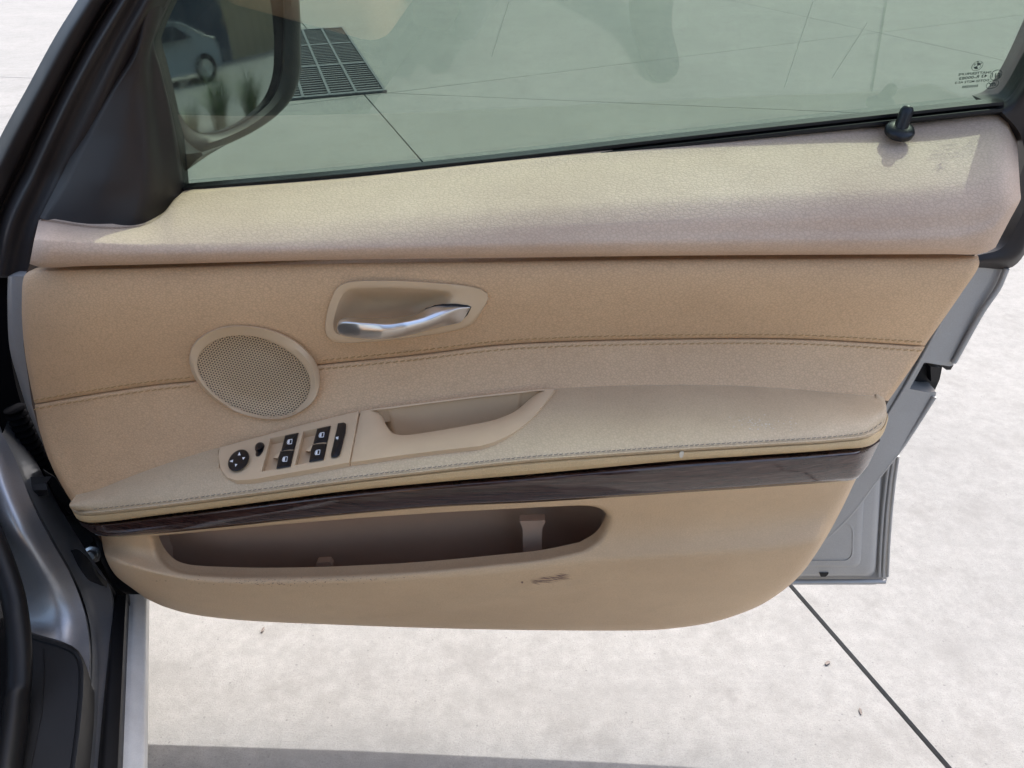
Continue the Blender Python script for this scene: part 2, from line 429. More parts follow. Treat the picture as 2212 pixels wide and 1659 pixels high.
# ------------------------------------------------------------------ the door
hinge = atZ(np.array([[120., 1290.]]), .2)[0]
car = empty('car', (-.45, .86, .0), 'silver sedan with its tan leather lined front door standing wide open', 'car')
door = car

# guide curves (picture units)
SEAM = [(66, 579), (200, 576), (333, 573), (737, 563), (1071, 559), (1475, 554), (1800, 552), (2113, 550)]
STITCH = [(71, 874), (167, 857), (333, 832), (423, 823), (550, 806), (687, 788), (737, 783), (904, 766), (1071, 746), (1237, 737), (1475, 732), (1608, 731), (1741, 733), (1875, 740), (1998, 748)]
ARMB = [(155, 1081), (200, 1063), (300, 1021), (400, 988), (473, 966), (600, 933), (737, 897), (817, 882), (904, 872), (1104, 848), (1200, 839), (1330, 834), (1475, 831), (1608, 834), (1741, 843), (1911, 860)]
ARMF = [(160, 1101), (200, 1103), (333, 1089), (500, 1068), (737, 1036), (937, 1012), (1137, 990), (1300, 978), (1475, 966), (1641, 956), (1808, 945), (1875, 935), (1906, 915)]
seam_y, stitch_y, armb_y, armf_y = curve_y(SEAM), curve_y(STITCH), curve_y(ARMB), curve_y(ARMF)
def Ycard(px, py):
    """inner face of the leather card above the armrest"""
    px = np.asarray(px, float); py = np.asarray(py, float)
    s, t, a = seam_y(px), stitch_y(px), armb_y(np.clip(px, 155, 1911))
    v = np.clip((py-s)/(t-s), -.2, 1); wv = np.clip((py-t)/(a-t), 0, 1.3)
    up = .802-.016*np.sin(np.pi*np.clip(v, 0, 1)**.55)+.002*v
    lo = .804-.002*np.sin(np.pi*np.clip(wv, 0, 1))-.028*wv**1.6
    Y = np.where(py < t, up, lo)
    edge = np.clip((210-px)/170, 0, 1.3); Y = Y+.030*edge**2
    edge = np.clip((px-1800)/320, 0, 1.2); Y = Y+.012*edge**2
    return Y
_xb = np.linspace(150, 1920, 120)
_zb = atY(np.column_stack([_xb, armb_y(_xb)]), Ycard(_xb, armb_y(_xb)))[:, 2]
_zb = np.convolve(np.pad(_zb, 6, mode='edge'), np.ones(13)/13, 'valid')
def zarm(px): return np.interp(px, _xb, _zb)
def Yarm(px, py, dz=0.):
    px = np.asarray(px, float); py = np.asarray(py, float)
    return YofZ(np.stack([px, py], -1), zarm(px)+dz)
def Yfront(px):
    px = np.asarray(px, float); y = armf_y(np.clip(px, 160, 1900)); return Yarm(np.clip(px, 160, 1900), y, -.004)

# --- substrate behind the leather so that gaps read as dark seams
card_outline = [(70, 560), (52, 600), (50, 740), (70, 880), (100, 985), (158, 1085), (180, 1130), (222, 1165), (240, 1225), (290, 1270), (360, 1306), (420, 1322), (520, 1334), (740, 1344),
                (1080, 1354), (1370, 1356), (1470, 1350), (1570, 1328), (1640, 1300), (1690, 1268), (1755, 1196), (1783, 1150), (1808, 1104), (1845, 1034), (1890, 960), (1912, 880), (1985, 750), (2105, 580), (2105, 545)]
c = resample(card_outline, 160, True, False)
mb = MB(); L0 = atY(c, .815+.02*np.clip((260-c[:, 0])/260, 0, 1)); mb.loft([L0, L0+np.array([0, .03, 0])])
mb.add(L0, fill_holes(c, [])); mb.build('card_backing', M['backing'], door, False)

# --- top rail
NU = 90
top = resample([(84, 476), (120, 481), (167, 489), (225, 494), (267, 494), (317, 486), (350, 464), (377, 430), (395, 415), (450, 409), (737, 385), (1104, 344), (1475, 306), (1808, 275), (1975, 262), (2120, 243), (2150, 241), (2172, 249), (2195, 268)], 300)
top = np.column_stack([np.interp(np.linspace(0, 1, NU), np.linspace(0, 1, 300), top[:, k]) for k in (0, 1)])
lip = resample([(74, 517), (267, 527), (400, 529), (737, 522), (1137, 509), (1475, 502), (1800, 498), (1990, 494), (2120, 480), (2205, 430)], NU)
seam = resample([(64, 570), (70, 576), (200, 574), (333, 571), (737, 561), (1071, 557), (1475, 552), (1800, 550), (2050, 549), (2120, 549), (2150, 535)], NU)
# same-x alignment of the rows away from the ends
ytop = np.interp(top[:, 0], [84, 160, 230, 317, 350, 395, 2195], [.838, .822, .806, .816, .840, .886, .886])
u = np.linspace(0, 1, NU)
xs = top[:, 0]
def align(cur):      # re-read a row at the x of the top row, keeping its ends
    f = np.interp(xs, cur[:, 0], cur[:, 1]); x = xs.copy()
    x = cur[0, 0]+(x-x[0])*(cur[-1, 0]-cur[0, 0])/(x[-1]-x[0]); return np.column_stack([x, np.interp(x, cur[:, 0], cur[:, 1])])
lip = align(lip); seam = align(seam)
def lerp(a, b, t): return a*(1-t)+b*t
ylip = np.full(NU, .772); ysm = np.full(NU, .785)
rows = [np.column_stack([top, ytop])]
for t, bul in ((.12, .004), (.35, .016), (.65, .021), (.88, .010)):
    yy = lerp(ytop, ylip, t)-bul*np.clip((lip[:, 1]-top[:, 1])/200, .1, 1.1)
    rows.append(np.column_stack([lerp(top, lip, t), yy]))
rows.append(np.column_stack([lip, ylip]))
rows.append(np.column_stack([lerp(lip, seam, .45), np.full(NU, .768)]))
rows.append(np.column_stack([lerp(lip, seam, .85), np.full(NU, .774)]))
rows.append(np.column_stack([seam, ysm]))
G = rows_surface(rows, 5); G = with_tuck(G, 46, .03, 'r'); G = with_tuck(G, 16, .02, 'l'); G = with_tuck(G, 9, .010, 't')
P_ = atY(G[..., :2], G[..., 2]); mb = MB(); skirted(mb, P_, .006); mb.grid(np.stack([P_[-1], P_[-1]+np.array([0, .05, 0])])); mb.grid(np.stack([P_[:, -1], P_[:, -1]+np.array([0, .04, 0])])); kk_ = int(np.sum(top[:, 0] < 392)); mb.grid(np.stack([P_[0, :kk_], P_[0, :kk_]+np.array([0, .05, 0])]))
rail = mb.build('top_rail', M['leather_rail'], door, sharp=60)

# --- leather above and below the stitched seam
def band(name, T, B, nu, nv, Y, mat, tuck, skirt=.02):
    T = resample(T, nu); B = resample(B, nu)
    G = np.stack([np.column_stack([lerp(T, B, t), Y(*lerp(T, B, t).T)]) for t in np.linspace(0, 1, nv)])
    for k in tuck: G = with_tuck(G, *k)
    mb = MB(); skirted(mb, atY(G[..., :2], G[..., 2]), skirt); return mb.build(name, mat, door, sharp=60)
up_top = [(50, 600), (56, 588), (70, 582)]+[(x, y+3) for x, y in SEAM[1:-1]]+[(2108, 553), (2116, 566)]
up_bot = [(x, y-1) for x, y in STITCH]
# side edges of the panels follow picture curves: build with left/right guides
def coons(name, T, B, Lc, Rc, nu, nv, Y, mat, tuck, skirt=.02, sharp=60):
    T = resample(T, nu); B = resample(B, nu); Lc = resample(Lc, nv); Rc = resample(Rc, nv)
    U = np.linspace(0, 1, nu)[None, :, None]; V = np.linspace(0, 1, nv)[:, None, None]
    P = (1-V)*T[None]+V*B[None]+(1-U)*Lc[:, None]+U*Rc[:, None] \
        - ((1-U)*(1-V)*T[0]+U*(1-V)*T[-1]+(1-U)*V*B[0]+U*V*B[-1])
    G = np.concatenate([P, Y(P[..., 0], P[..., 1])[..., None]], -1)
    for k in tuck: G = with_tuck(G, *k)
    mb = MB(); skirted(mb, atY(G[..., :2], G[..., 2]), skirt); return mb.build(name, mat, door, sharp=sharp)
def spk(p): return np.array([((720+x/3.8138)/1.82278, (1250+y/3.8138)/1.82278) for x, y in p])
SO = spk([(870,115),(1200,150),(1500,245),(1750,390),(1930,570),(2030,740),(2065,950),(2030,1150),(1940,1290),(1750,1430),(1550,1510),(1380,1533),(1150,1520),(900,1455),(650,1345),(420,1190),(250,1020),(140,850),(95,650),(110,500),(180,370),(320,250),(520,160),(700,122)])
SI = spk([(870,270),(1100,295),(1300,355),(1500,455),(1700,600),(1850,780),(1912,960),(1910,1080),(1850,1230),(1740,1350),(1600,1440),(1430,1480),(1250,1480),(1050,1440),(800,1355),(600,1240),(430,1100),(310,950),(240,820),(220,700),(240,590),(310,480),(430,380),(580,310),(720,280)])
def hnd(p): return np.array([((1260+x/3.16)/1.82278, (1080+y/3.16)/1.82278) for x, y in p])
HO = hnd([(480,75),(900,72),(1400,98),(1850,148),(1985,172),(2080,225),(2110,275),(2090,340),(1960,550),(1900,620),(1800,670),(1600,720),(1000,810),(500,852),(270,857),(150,830),(85,770),(65,690),(70,560),(100,420),(150,280),(210,165),(300,105),(380,85)])
SO_in, HO_in = scale_loop(resample(SO, 120, True), .95), scale_loop(resample(HO, 120, True), .96, .92)
def Ypanel(px, py):          # the card is cut out behind the speaker and the handle
    return Ycard(px, py)+.05*(inside(SO_in, px, py) | inside(HO_in, px, py))
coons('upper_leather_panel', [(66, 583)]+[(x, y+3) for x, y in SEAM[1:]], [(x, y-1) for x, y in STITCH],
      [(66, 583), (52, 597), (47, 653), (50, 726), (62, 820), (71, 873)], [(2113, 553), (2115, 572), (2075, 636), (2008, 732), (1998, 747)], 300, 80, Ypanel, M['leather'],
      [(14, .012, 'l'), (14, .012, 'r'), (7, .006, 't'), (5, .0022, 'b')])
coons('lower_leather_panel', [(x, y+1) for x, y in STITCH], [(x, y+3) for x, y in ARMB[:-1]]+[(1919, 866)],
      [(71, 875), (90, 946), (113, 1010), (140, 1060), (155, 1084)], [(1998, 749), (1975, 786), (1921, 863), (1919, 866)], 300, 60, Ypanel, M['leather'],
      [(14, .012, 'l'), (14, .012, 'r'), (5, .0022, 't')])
# stitches: short threads in two rows along the seam
def stitches(name, pts, Yf, pitch, length, r, mat, parent, skip=None, lift=.0004, tilt=2.2):
    c = resample(pts, 3000); L = np.concatenate([[0], np.cumsum(np.linalg.norm(np.diff(c, axis=0), axis=1))])
    mb = MB(); s = 2.
    while s < L[-1]-length:
        a = np.array([np.interp(s, L, c[:, 0]), np.interp(s, L, c[:, 1])]); b = np.array([np.interp(s+length, L, c[:, 0]), np.interp(s+length, L, c[:, 1])])
        s += pitch*random.uniform(.94, 1.06)
        if skip and skip(a): continue
        a = a+np.array([0, tilt*.5]); b = b-np.array([0, tilt*.5])
        q = np.array([a*(1-t)+b*t for t in (0, .12, .5, .88, 1)])
        P = atY(q, Yf(q[:, 0], q[:, 1])); P[:, 1] += np.array([.0008, -lift, -lift*2, -lift, .0008])
        tube(P, np.array([.6, 1, 1, 1, .6])*r, mb, 5)
    return tag(mb.build(name, mat, parent), kind='stuff')
M['thread'] = plain('tan_thread', (.44, .27, .11), .7)
M['thread_dark'] = plain('soiled_thread', (.20, .17, .13), .8)
spk_c = np.array([550., 803.])
inspk = lambda a: (abs(a[0]-spk_c[0]) < 138)
for off in (-9, 10):
    stitches('seam_stitching', [(x, y+off) for x, y in STITCH], Ycard, 14.5, 11, .00062, M['thread'], door, inspk)

# --- speaker grille
def by_angle(loop, n, c):
    l = resample(loop, 800, True); a = np.arctan2(l[:, 1]-c[1], l[:, 0]-c[0]); o = np.argsort(a); a = a[o]; r = np.linalg.norm(l-c, axis=1)[o]
    th = np.linspace(-math.pi, math.pi, n, endpoint=False); rr = np.interp(th, a, r, period=2*math.pi)
    return np.column_stack([c[0]+rr*np.cos(th), c[1]+rr*np.sin(th)])
cs = np.array([548., 803.]); NS = 96
so_, si_ = by_angle(SO, NS, cs), by_angle(SI, NS, cs)
cx, cy = 548., 803.
# the speaker sits on a plane fitted to the card
A = np.column_stack([so_[:, 0]-cx, so_[:, 1]-cy, np.ones(NS)]); coef = np.linalg.lstsq(A, Ycard(so_[:, 0], so_[:, 1]), rcond=None)[0]
def Yspk(p): p = np.asarray(p); return coef[0]*(p[..., 0]-cx)+coef[1]*(p[..., 1]-cy)+coef[2]
sl_ = []
for t, dy in ((-.03, .014), (0., .004), (.04, -.0035), (.12, -.0062), (.5, -.0052), (.9, -.0030), (.97, -.0022), (1.0, .0005), (1.0, .008)):
    l = lerp(so_, si_, t); base = lerp(Ycard(so_[:, 0], so_[:, 1]), Yspk(l), np.clip(t*2, 0, 1)) if t < .5 else Yspk(l)
    sl_.append(atY(l, base+dy))
mb = MB(); mb.loft(sl_); ring = mb.build('speaker_grille', M['beige_plastic'], door, sharp=40)
# perforated mesh: real holes in a hexagonal lattice
ca, sa = math.cos(math.radians(14)), math.sin(math.radians(14))
mb = MB(); pit = 6.2
ri = np.linalg.norm(si_-cs, axis=1); th_i = np.arctan2(si_[:, 1]-cy, si_[:, 0]-cx)
def rad_frac(p): d = p-cs; r = np.linalg.norm(d, axis=-1); return r/np.interp(np.arctan2(d[..., 1], d[..., 0]), th_i, ri, period=2*math.pi)
def Ymesh(p):
    f = rad_frac(p); return Yspk(p)+.0015+.0065*(1-np.clip((f-.62)/.38, 0, 1)**1.5)
sk = .86
for i in range(-40, 41):
    for j in range(-40, 41):
        q = np.array([(i+.5*(j % 2))*pit, j*pit*.78]); c0 = cs+np.array([q[0]*ca-q[1]*sa, q[0]*sa+q[1]*ca])
        if rad_frac(c0) > 1.02: continue
        th = np.radians(np.arange(6)*60+30); hx = np.column_stack([np.cos(th)*pit*.577, np.sin(th)*pit*.577*.9])
        hx = np.column_stack([hx[:, 0]*ca-hx[:, 1]*sa, hx[:, 0]*sa+hx[:, 1]*ca])
        o_ = c0+hx*1.02; h_ = c0+hx*.66
        po = atY(o_, Ymesh(o_)); ph = atY(h_, Ymesh(h_)); pd = ph+np.array([0, .0012, 0])
        mb.loft([po, ph, pd])
msh = tag(mb.build('perforated_mesh', M['beige_plastic'], ring, False), kind='stuff')
mb = MB(); l = scale_loop(si_, 1.01); mb.add(atY(l, Yspk(l)+.0135), [tuple(range(NS))[::-1]]); mb.build('speaker_cloth', M['backing'], ring, False)

# --- inside handle and its bezel
HI = hnd([(470,182),(900,173),(1300,190),(1560,215),(1640,240),(1650,290),(1560,380),(1400,470),(1330,560),(1200,650),(1000,710),(700,745),(400,755),(270,755),(200,725),(175,660),(180,560),(210,440),(250,330),(320,225),(390,190)])
hc = (HO.mean(0)*.4+HI.mean(0)*.6); NH = 110
ho, hi = by_angle(HO, NH, hc), by_angle(HI, NH, hc)
Y0h = float(Ycard(hc[0], hc[1]))
A = np.column_stack([ho-hc, np.ones(NH)]); coefh = np.linalg.lstsq(A, Ycard(ho[:, 0], ho[:, 1]), rcond=None)[0]
def Yh(p): p = np.asarray(p); return coefh[0]*(p[..., 0]-hc[0])+coefh[1]*(p[..., 1]-hc[1])+coefh[2]
hl = []
for t, dy in ((-.03, .012), (0, .003), (.035, -.0035), (.10, -.0052), (.6, -.0045), (.93, -.0035), (1., -.001), (1.07, .006), (1.2, .017), (1.4, .026), (1.65, .030), (2.0, .031)):
    if t <= 1: l = lerp(ho, hi, t); b0 = Yh(l) if t > .05 else Ycard(l[:, 0], l[:, 1])
    else: l = scale_loop(hi, 1-(t-1)*.98, c=hc); b0 = Yh(l)
    hl.append(atY(l, b0+dy))
mb = MB(); mb.loft(hl, False, True); bez = mb.build('handle_bezel', M['beige_plastic'], door, sharp=45)
# slot behind the lever pivot
l = resample(hnd([(1295,455),(1310,420),(1370,410),(1420,385),(1520,368),(1700,368),(1840,385),(1885,405),(1840,500),(1745,600),(1600,625),(1300,700)]), 60, True, False)
mb = MB(); mb.loft([atY(l, Yh(l)-.0052), atY(l, Yh(l)+.0)], True, True); mb.build('lever_slot', M['gloss_black'], bez, False)
ltop = hnd([(214,655),(224,606),(262,572),(330,557),(600,567),(900,562),(1100,537),(1250,482),(1330,435),(1480,392),(1700,382),(1862,404)])
lrid = hnd([(212,664),(222,640),(262,618),(330,608),(600,620),(850,632),(1050,600),(1300,545),(1450,490),(1560,452),(1720,415),(1865,408)])
lmid = hnd([(212,676),(222,684),(262,690),(330,694),(600,715),(850,705),(1050,670),(1300,600),(1450,540),(1560,490),(1720,430),(1868,410)])
lbot = hnd([(214,690),(226,728),(285,757),(400,777),(600,803),(850,800),(1050,765),(1300,690),(1450,630),(1560,570),(1720,480),(1869,413)])
lun = hnd([(216,700),(228,736),(286,764),(400,784),(600,807),(850,804),(1060,770),(1300,708),(1500,655),(1640,625),(1755,590),(1862,430)])
prof = lambda a: Yh(hc)+np.array(a)
ln = 80
def hr(pts, ys): return np.column_stack([resample(pts, ln), np.interp(np.linspace(0, 1, ln), np.linspace(0, 1, len(ys)), ys)])
Yb = float(Yh(hc))
rows = [hr(ltop, [Yb-.010, Yb-.016, Yb-.018, Yb-.014, Yb-.008, Yb-.004, Yb-.004]),
        hr(lrid, [Yb-.012, Yb-.025, Yb-.028, Yb-.026, Yb-.018, Yb-.011, Yb-.006]),
        hr(lmid, [Yb-.012, Yb-.026, Yb-.030, Yb-.028, Yb-.020, Yb-.013, Yb-.006]),
        hr(lbot, [Yb-.010, Yb-.022, Yb-.026, Yb-.024, Yb-.017, Yb-.011, Yb-.006]),
        hr(lun, [Yb-.006, Yb-.012, Yb-.016, Yb-.014, Yb-.009, Yb-.006, Yb-.005])]
G = rows_surface(rows, 7); mb = MB(); skirted(mb, atY(G[..., :2], G[..., 2]), .004); mb.build('door_lever', M['chrome'], bez, sharp=50)

# --- armrest top
arm_right = [(1911, 862), (1915, 880), (1914, 898), (1906, 915)]
CUP = [(779, 888), (817, 882), (904, 871), (1040, 854), (1120, 846), (1165, 841), (1200, 840), (1184, 863), (1154, 900), (1114, 933), (1071, 955), (1037, 965), (904, 980), (757, 1000), (768, 943)]
SWO = [(474, 967), (540, 949), (640, 921), (737, 897), (776, 888), (767, 940), (755, 1000), (700, 1010), (620, 1024), (545, 1037), (510, 1039), (489, 1032), (476, 1013), (471, 988)]
CUP_in, SW_in = inset_loop(resample(CUP, 160, True, False), 4.), inset_loop(resample(SWO, 160, True, False), 4.)
def Yarmcut(px, py):
    d = .10*inside(CUP_in, px, py)+.016*inside(SW_in, px, py)
    b, f = armb_y(np.clip(px, 155, 1911)), armf_y(np.clip(px, 160, 1906)); t = np.clip((py-b)/(f-b+1e-6), 0, 1)
    return np.where(d > 0, np.minimum(Yarm(px, py, -d), .80), Yat(px, py))
def Yat(px, py):
    b, f = armb_y(np.clip(px, 155, 1911)), armf_y(np.clip(px, 160, 1906)); t = np.clip((py-b)/(f-b+1e-6), 0, 1)
    return Yarm(px, py, .006*np.sin(np.pi*t)**.8-.004*t**3)
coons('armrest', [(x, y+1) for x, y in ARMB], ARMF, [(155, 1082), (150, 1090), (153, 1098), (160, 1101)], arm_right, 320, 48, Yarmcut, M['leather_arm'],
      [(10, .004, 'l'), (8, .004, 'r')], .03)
WELT = [(152, 1094), (158, 1106), (172, 1112), (200, 1112), (333, 1098), (500, 1077), (737, 1045), (937, 1021), (1137, 999), (1300, 987), (1475, 975), (1641, 965), (1808, 954), (1876, 944), (1908, 922), (1918, 895)]
ARMF2 = [(152, 1090), (156, 1100), (168, 1104), (200, 1103), (333, 1089), (500, 1068), (737, 1036), (937, 1012), (1137, 990), (1300, 978), (1475, 966), (1641, 956), (1808, 945), (1875, 935), (1906, 912), (1915, 890)]
BANDB = [(156, 1104), (168, 1122), (187, 1128), (220, 1128), (333, 1114), (500, 1093), (737, 1062), (937, 1042), (1137, 1025), (1300, 1010), (1475, 994), (1641, 983), (1808, 971), (1880, 962), (1906, 940), (1919, 905)]
def Yf(px, py): return Yfront(px)
xe = lambda px: .03*np.clip((185-px)/35, 0, 1)**2+.02*np.clip((px-1880)/38, 0, 1)**2
patch('armrest_welt', [(ARMF2, lambda x, y: Yfront(x)+.0005+xe(x)), ([(a[0]*.5+b[0]*.5, a[1]*.5+b[1]*.5) for a, b in zip(ARMF2, WELT)], lambda x, y: Yfront(x)-.0022+xe(x)), (WELT, lambda x, y: Yfront(x)+.002+xe(x))],
      200, 6, M['leather_arm'], door, None, .02)
patch('armrest_side_band', [(WELT, lambda x, y: Yfront(x)+.0025+xe(x)), ([(a[0]*.8+b[0]*.2, a[1]*.8+b[1]*.2) for a, b in zip(WELT, BANDB)], lambda x, y: Yfront(x)-.0002+xe(x)),
      ([(a[0]*.3+b[0]*.7, a[1]*.3+b[1]*.7) for a, b in zip(WELT, BANDB)], lambda x, y: Yfront(x)+.0005+xe(x)), (BANDB, lambda x, y: Yfront(x)+.006+xe(x))],
      200, 6, M['leather_band'], door, None, .03)
stitches('armrest_stitching', [(x, y-3.5) for x, y in ARMF[1:]], lambda x, y: Yat(x, y), 11.5, 8.5, .0004, M['thread_dark'], door, lift=.0003, tilt=1.2)
WT = [(168, 1124), (190, 1131), (220, 1131), (333, 1117), (500, 1096), (737, 1065), (937, 1045), (1137, 1028), (1300, 1013), (1475, 997), (1641, 986), (1808, 974), (1875, 966), (1902, 950)]
WB = [(176, 1136), (205, 1154), (235, 1159), (333, 1154), (500, 1137), (737, 1113), (937, 1096), (1137, 1086), (1300, 1076), (1475, 1064), (1641, 1053), (1808, 1040), (1850, 1034), (1873, 1010)]
mixl = lambda A, B, t: [tuple(lerp(np.array(a, float), np.array(b, float), t)) for a, b in zip(A, B)]
xw = lambda px: .03*np.clip((230-px)/60, 0, 1)**2+.03*np.clip((px-1845)/55, 0, 1)**2
patch('wood_trim', [(WT, lambda x, y: Yfront(x)+.012+xw(x)), (mixl(WT, WB, .06), lambda x, y: Yfront(x)+.006+xw(x)), (mixl(WT, WB, .2), lambda x, y: Yfront(x)+.0025+xw(x)),
      (mixl(WT, WB, .55), lambda x, y: Yfront(x)+.0035+xw(x)), (mixl(WT, WB, .92), lambda x, y: Yfront(x)+.0095+xw(x)), (WB, lambda x, y: Yfront(x)+.016+xw(x))], 200, 6, M['wood'], door, None, .03)

# --- switch panel and grab cup, both let into the armrest
def sw(p): return np.array([((830+x/3.6867)/1.82278, (1560+y/3.6867)/1.82278) for x, y in p])
LIFT = .006
def arm3(px, dz=0., cut=LIFT):
    px = np.asarray(px, float); return atY(px, Yarm(px[..., 0], px[..., 1], cut+dz))
R1 = sw([(865,612),(1278,524),(1162,1020),(735,1095)]); R2 = sw([(1342,510),(1747,424),(1645,916),(1218,1006)])
def plate(name, outer, holes, mat, parent, depth, skirt=.02):
    o = resample(outer, 140, True, False); hs = [resample(h, 60, True, False) for h in holes]
    oi = inset_loop(o, 1.4); allp = np.vstack([oi]+hs); mb = MB()
    mb.add(arm3(allp, .0015), fill_holes(oi, hs)); a = arm3(oi, .0015); b = arm3(o, .0003); mb.loft([a, b, b-np.array([0, 0, skirt])])
    for h in hs:
        t = arm3(h, .0015); hb = arm3(h, .0015)-np.array([0, 0, depth]); mb.loft([t, hb]); mb.add(hb, [tuple(range(len(h)))])
    return mb.build(name, mat, parent, True, 25)
plate('switch_panel', SWO, [R1, R2], M['beige_plastic'], door, .009)
def button(name, outline, base, top, mat, bev=1.6, n=48, dome=.0, parent=door, smooth=False):
    o = resample(outline, n, True, smooth); mb = MB()
    l2 = inset_loop(o, bev*.35); l3 = inset_loop(o, bev)
    loops = [arm3(o, base), arm3(o, top-.0012), arm3(l2, top-.0004), arm3(l3, top)]
    if dome:
        for t in (.75, .5, .25): loops.append(arm3(scale_loop(l3, t), top+dome*(1-t*t)))
    mb.loft(loops, False, True); return mb.build(name, mat, parent, True, 35)
def flat(name, outline, h, mat, parent, th=.0002):
    o = np.asarray(outline, float); mb = MB(); a = arm3(o, h); mb.add(a, fill_holes(o, [])); mb.loft([a, a-np.array([0, 0, th])]); return mb.build(name, mat, parent, False)
# mirror adjuster knob with four arrows
th = np.linspace(0, 2*math.pi, 48, endpoint=False); ang = math.radians(-47)
ke = np.column_stack([np.cos(th)*180, np.sin(th)*128]); ke = np.column_stack([ke[:, 0]*math.cos(ang)-ke[:, 1]*math.sin(ang), ke[:, 0]*math.sin(ang)+ke[:, 1]*math.cos(ang)])+np.array([403, 930])
knob = button('mirror_adjuster', sw(ke), -.002, .006, M['gloss_black'], 2.6, smooth=False)
for t in ([(415,808),(434,856),(391,858)], [(498,884),(455,888),(470,922)], [(270,942),(326,920),(317,960)], [(386,986),(350,982),(356,1024)]):
    flat('arrow', sw(t), .0065, M['white_print'], knob)
tg = button('mirror_selector', sw([(700,668),(760,680),(780,715),(770,765),(745,820),(700,868),(665,875),(650,850),(655,805),(640,770),(650,710)]), -.004, .003, M['gloss_black'], 2.2, smooth=True)
button('toggle_cap', sw([(690,672),(735,675),(752,705),(740,745),(705,775),(665,780),(645,755),(655,705)]), .002, .008, M['gloss_black'], 2.4, parent=tg, smooth=True)
def win_icon(cx, cy, h, parent):
    sh = lambda p: sw([(cx+(x-.12*y), cy+y-.10*x) for x, y in p])
    o = [(-38, 8), (-33, -20), (-20, -36), (38, -36), (38, 36), (-15, 36), (-33, 28)]; i = [(-30, 8), (-26, -17), (-16, -28), (30, -28), (30, 28), (-12, 28), (-26, 22)]
    O, I = resample(sh(o), 40, True, False), resample(sh(i), 40, True, False); mb = MB(); mb.add(arm3(np.vstack([O, I]), h), fill_holes(O, [I])); a = arm3(O, h); mb.loft([a, a-np.array([0, 0, .0002])])
    q = resample(sh([(-26, 8), (-22, -17), (-14, -26), (2, -26), (2, 26), (-10, 26), (-22, 20)]), 24, True, False); mb.add(arm3(q, h), fill_holes(q, []))
    mb.build('window_symbol', M['white_print'], parent, False)
for q, cc in (([(1078,572),(1275,528),(1206,772),(1020,796)], (1143, 660)), ([(1006,800),(1205,786),(1157,1022),(948,1056)], (1074, 913)), ([(1545,470),(1742,428),(1690,664),(1484,692)], (1606, 562)), ([(1475,702),(1680,686),(1640,924),(1424,960)], (1547, 815))):
    b = button('window_switch', sw(q), -.008, .0035, M['gloss_black'], 2.0, 40); win_icon(*cc, .0042, b)
for fin in ([(908,897),(935,860),(990,812),(1070,785),(1150,775),(1207,780),(1206,790),(1130,788),(1050,798),(1010,812),(975,905)], [(1378,797),(1405,760),(1465,708),(1550,680),(1630,672),(1686,678),(1684,690),(1610,687),(1530,697),(1480,712),(1445,805)]):
    button('switch_fin', sw(fin), -.0075, .0030, M['beige_plastic'], .5, 50)
cl = button('rear_window_lock', sw([(1845,392),(1935,378),(1966,402),(1958,525),(1915,700),(1872,858),(1835,884),(1748,892),(1744,840),(1778,690),(1822,500)]), -.003, .004, M['gloss_black'], 2.0, 60)
flat('lock_symbol', resample(sw([(1808,590),(1826,597),(1838,580),(1842,598),(1860,578),(1850,602),(1853,626),(1840,612),(1836,638),(1827,612),(1812,622),(1820,606)]), 36, True, False), .0046, M['white_print'], cl)
# grab cup
CUPI = [(819, 886), (904, 875), (1040, 858), (1120, 850), (1158, 846), (1138, 867), (1114, 887), (1071, 907), (1004, 921), (940, 931), (871, 940), (850, 936), (837, 922), (826, 896)]
cat = lambda segs, ns: np.vstack([resample(q_, n_+1, False, sm)[:-1] for q_, n_, sm in zip(segs, ns, (False, True, True, True))])
cn = (60, 40, 36, 24)
o = cat(([(779, 888), (817, 882), (904, 871), (1040, 854), (1165, 841), (1200, 840)], [(1200, 840), (1184, 863), (1154, 900), (1114, 933), (1071, 955), (1037, 965)], [(1037, 965), (904, 980), (757, 1000)], [(757, 1000), (768, 943), (779, 888)]), cn)
h = cat(([(819, 887), (904, 876), (1040, 859), (1120, 851), (1158, 847)], [(1158, 847), (1138, 867), (1114, 887), (1071, 906), (1004, 920)], [(1004, 920), (940, 931), (885, 939), (868, 940)], [(868, 940), (850, 936), (837, 922), (826, 900), (819, 887)]), cn)
wt = np.ones(len(o)); wt[:cn[0]] = .25; wt[cn[0]-6:cn[0]] = np.linspace(.25, 1, 6); wt[:5] = np.linspace(1, .25, 5)
loops = [arm3(o, 0.)-np.array([0, 0, .02]), arm3(o, 0.)]
for t, dz in ((.03, .0012), (.25, .0013), (.45, .0010), (.62, -.0002), (.76, -.0020), (.88, -.0046), (.96, -.0080), (1., -.0120)):
    q = lerp(o, h, t); loops.append(atY(q, Yarm(q[:, 0], q[:, 1], LIFT+np.where(dz < .0011, dz*wt+.0011*(1-wt), dz))))
d3 = loops[-1]-np.array([0, 0, .075]); d3[:, 0] = (d3[:, 0]-d3[:, 0].mean())*.9+d3[:, 0].mean(); loops.append(d3)
mb = MB(); mb.loft(loops); mb.add(d3, [tuple(range(len(h)))[::-1]]); mb.build('grab_cup', M['beige_plastic'], door, True, 50)

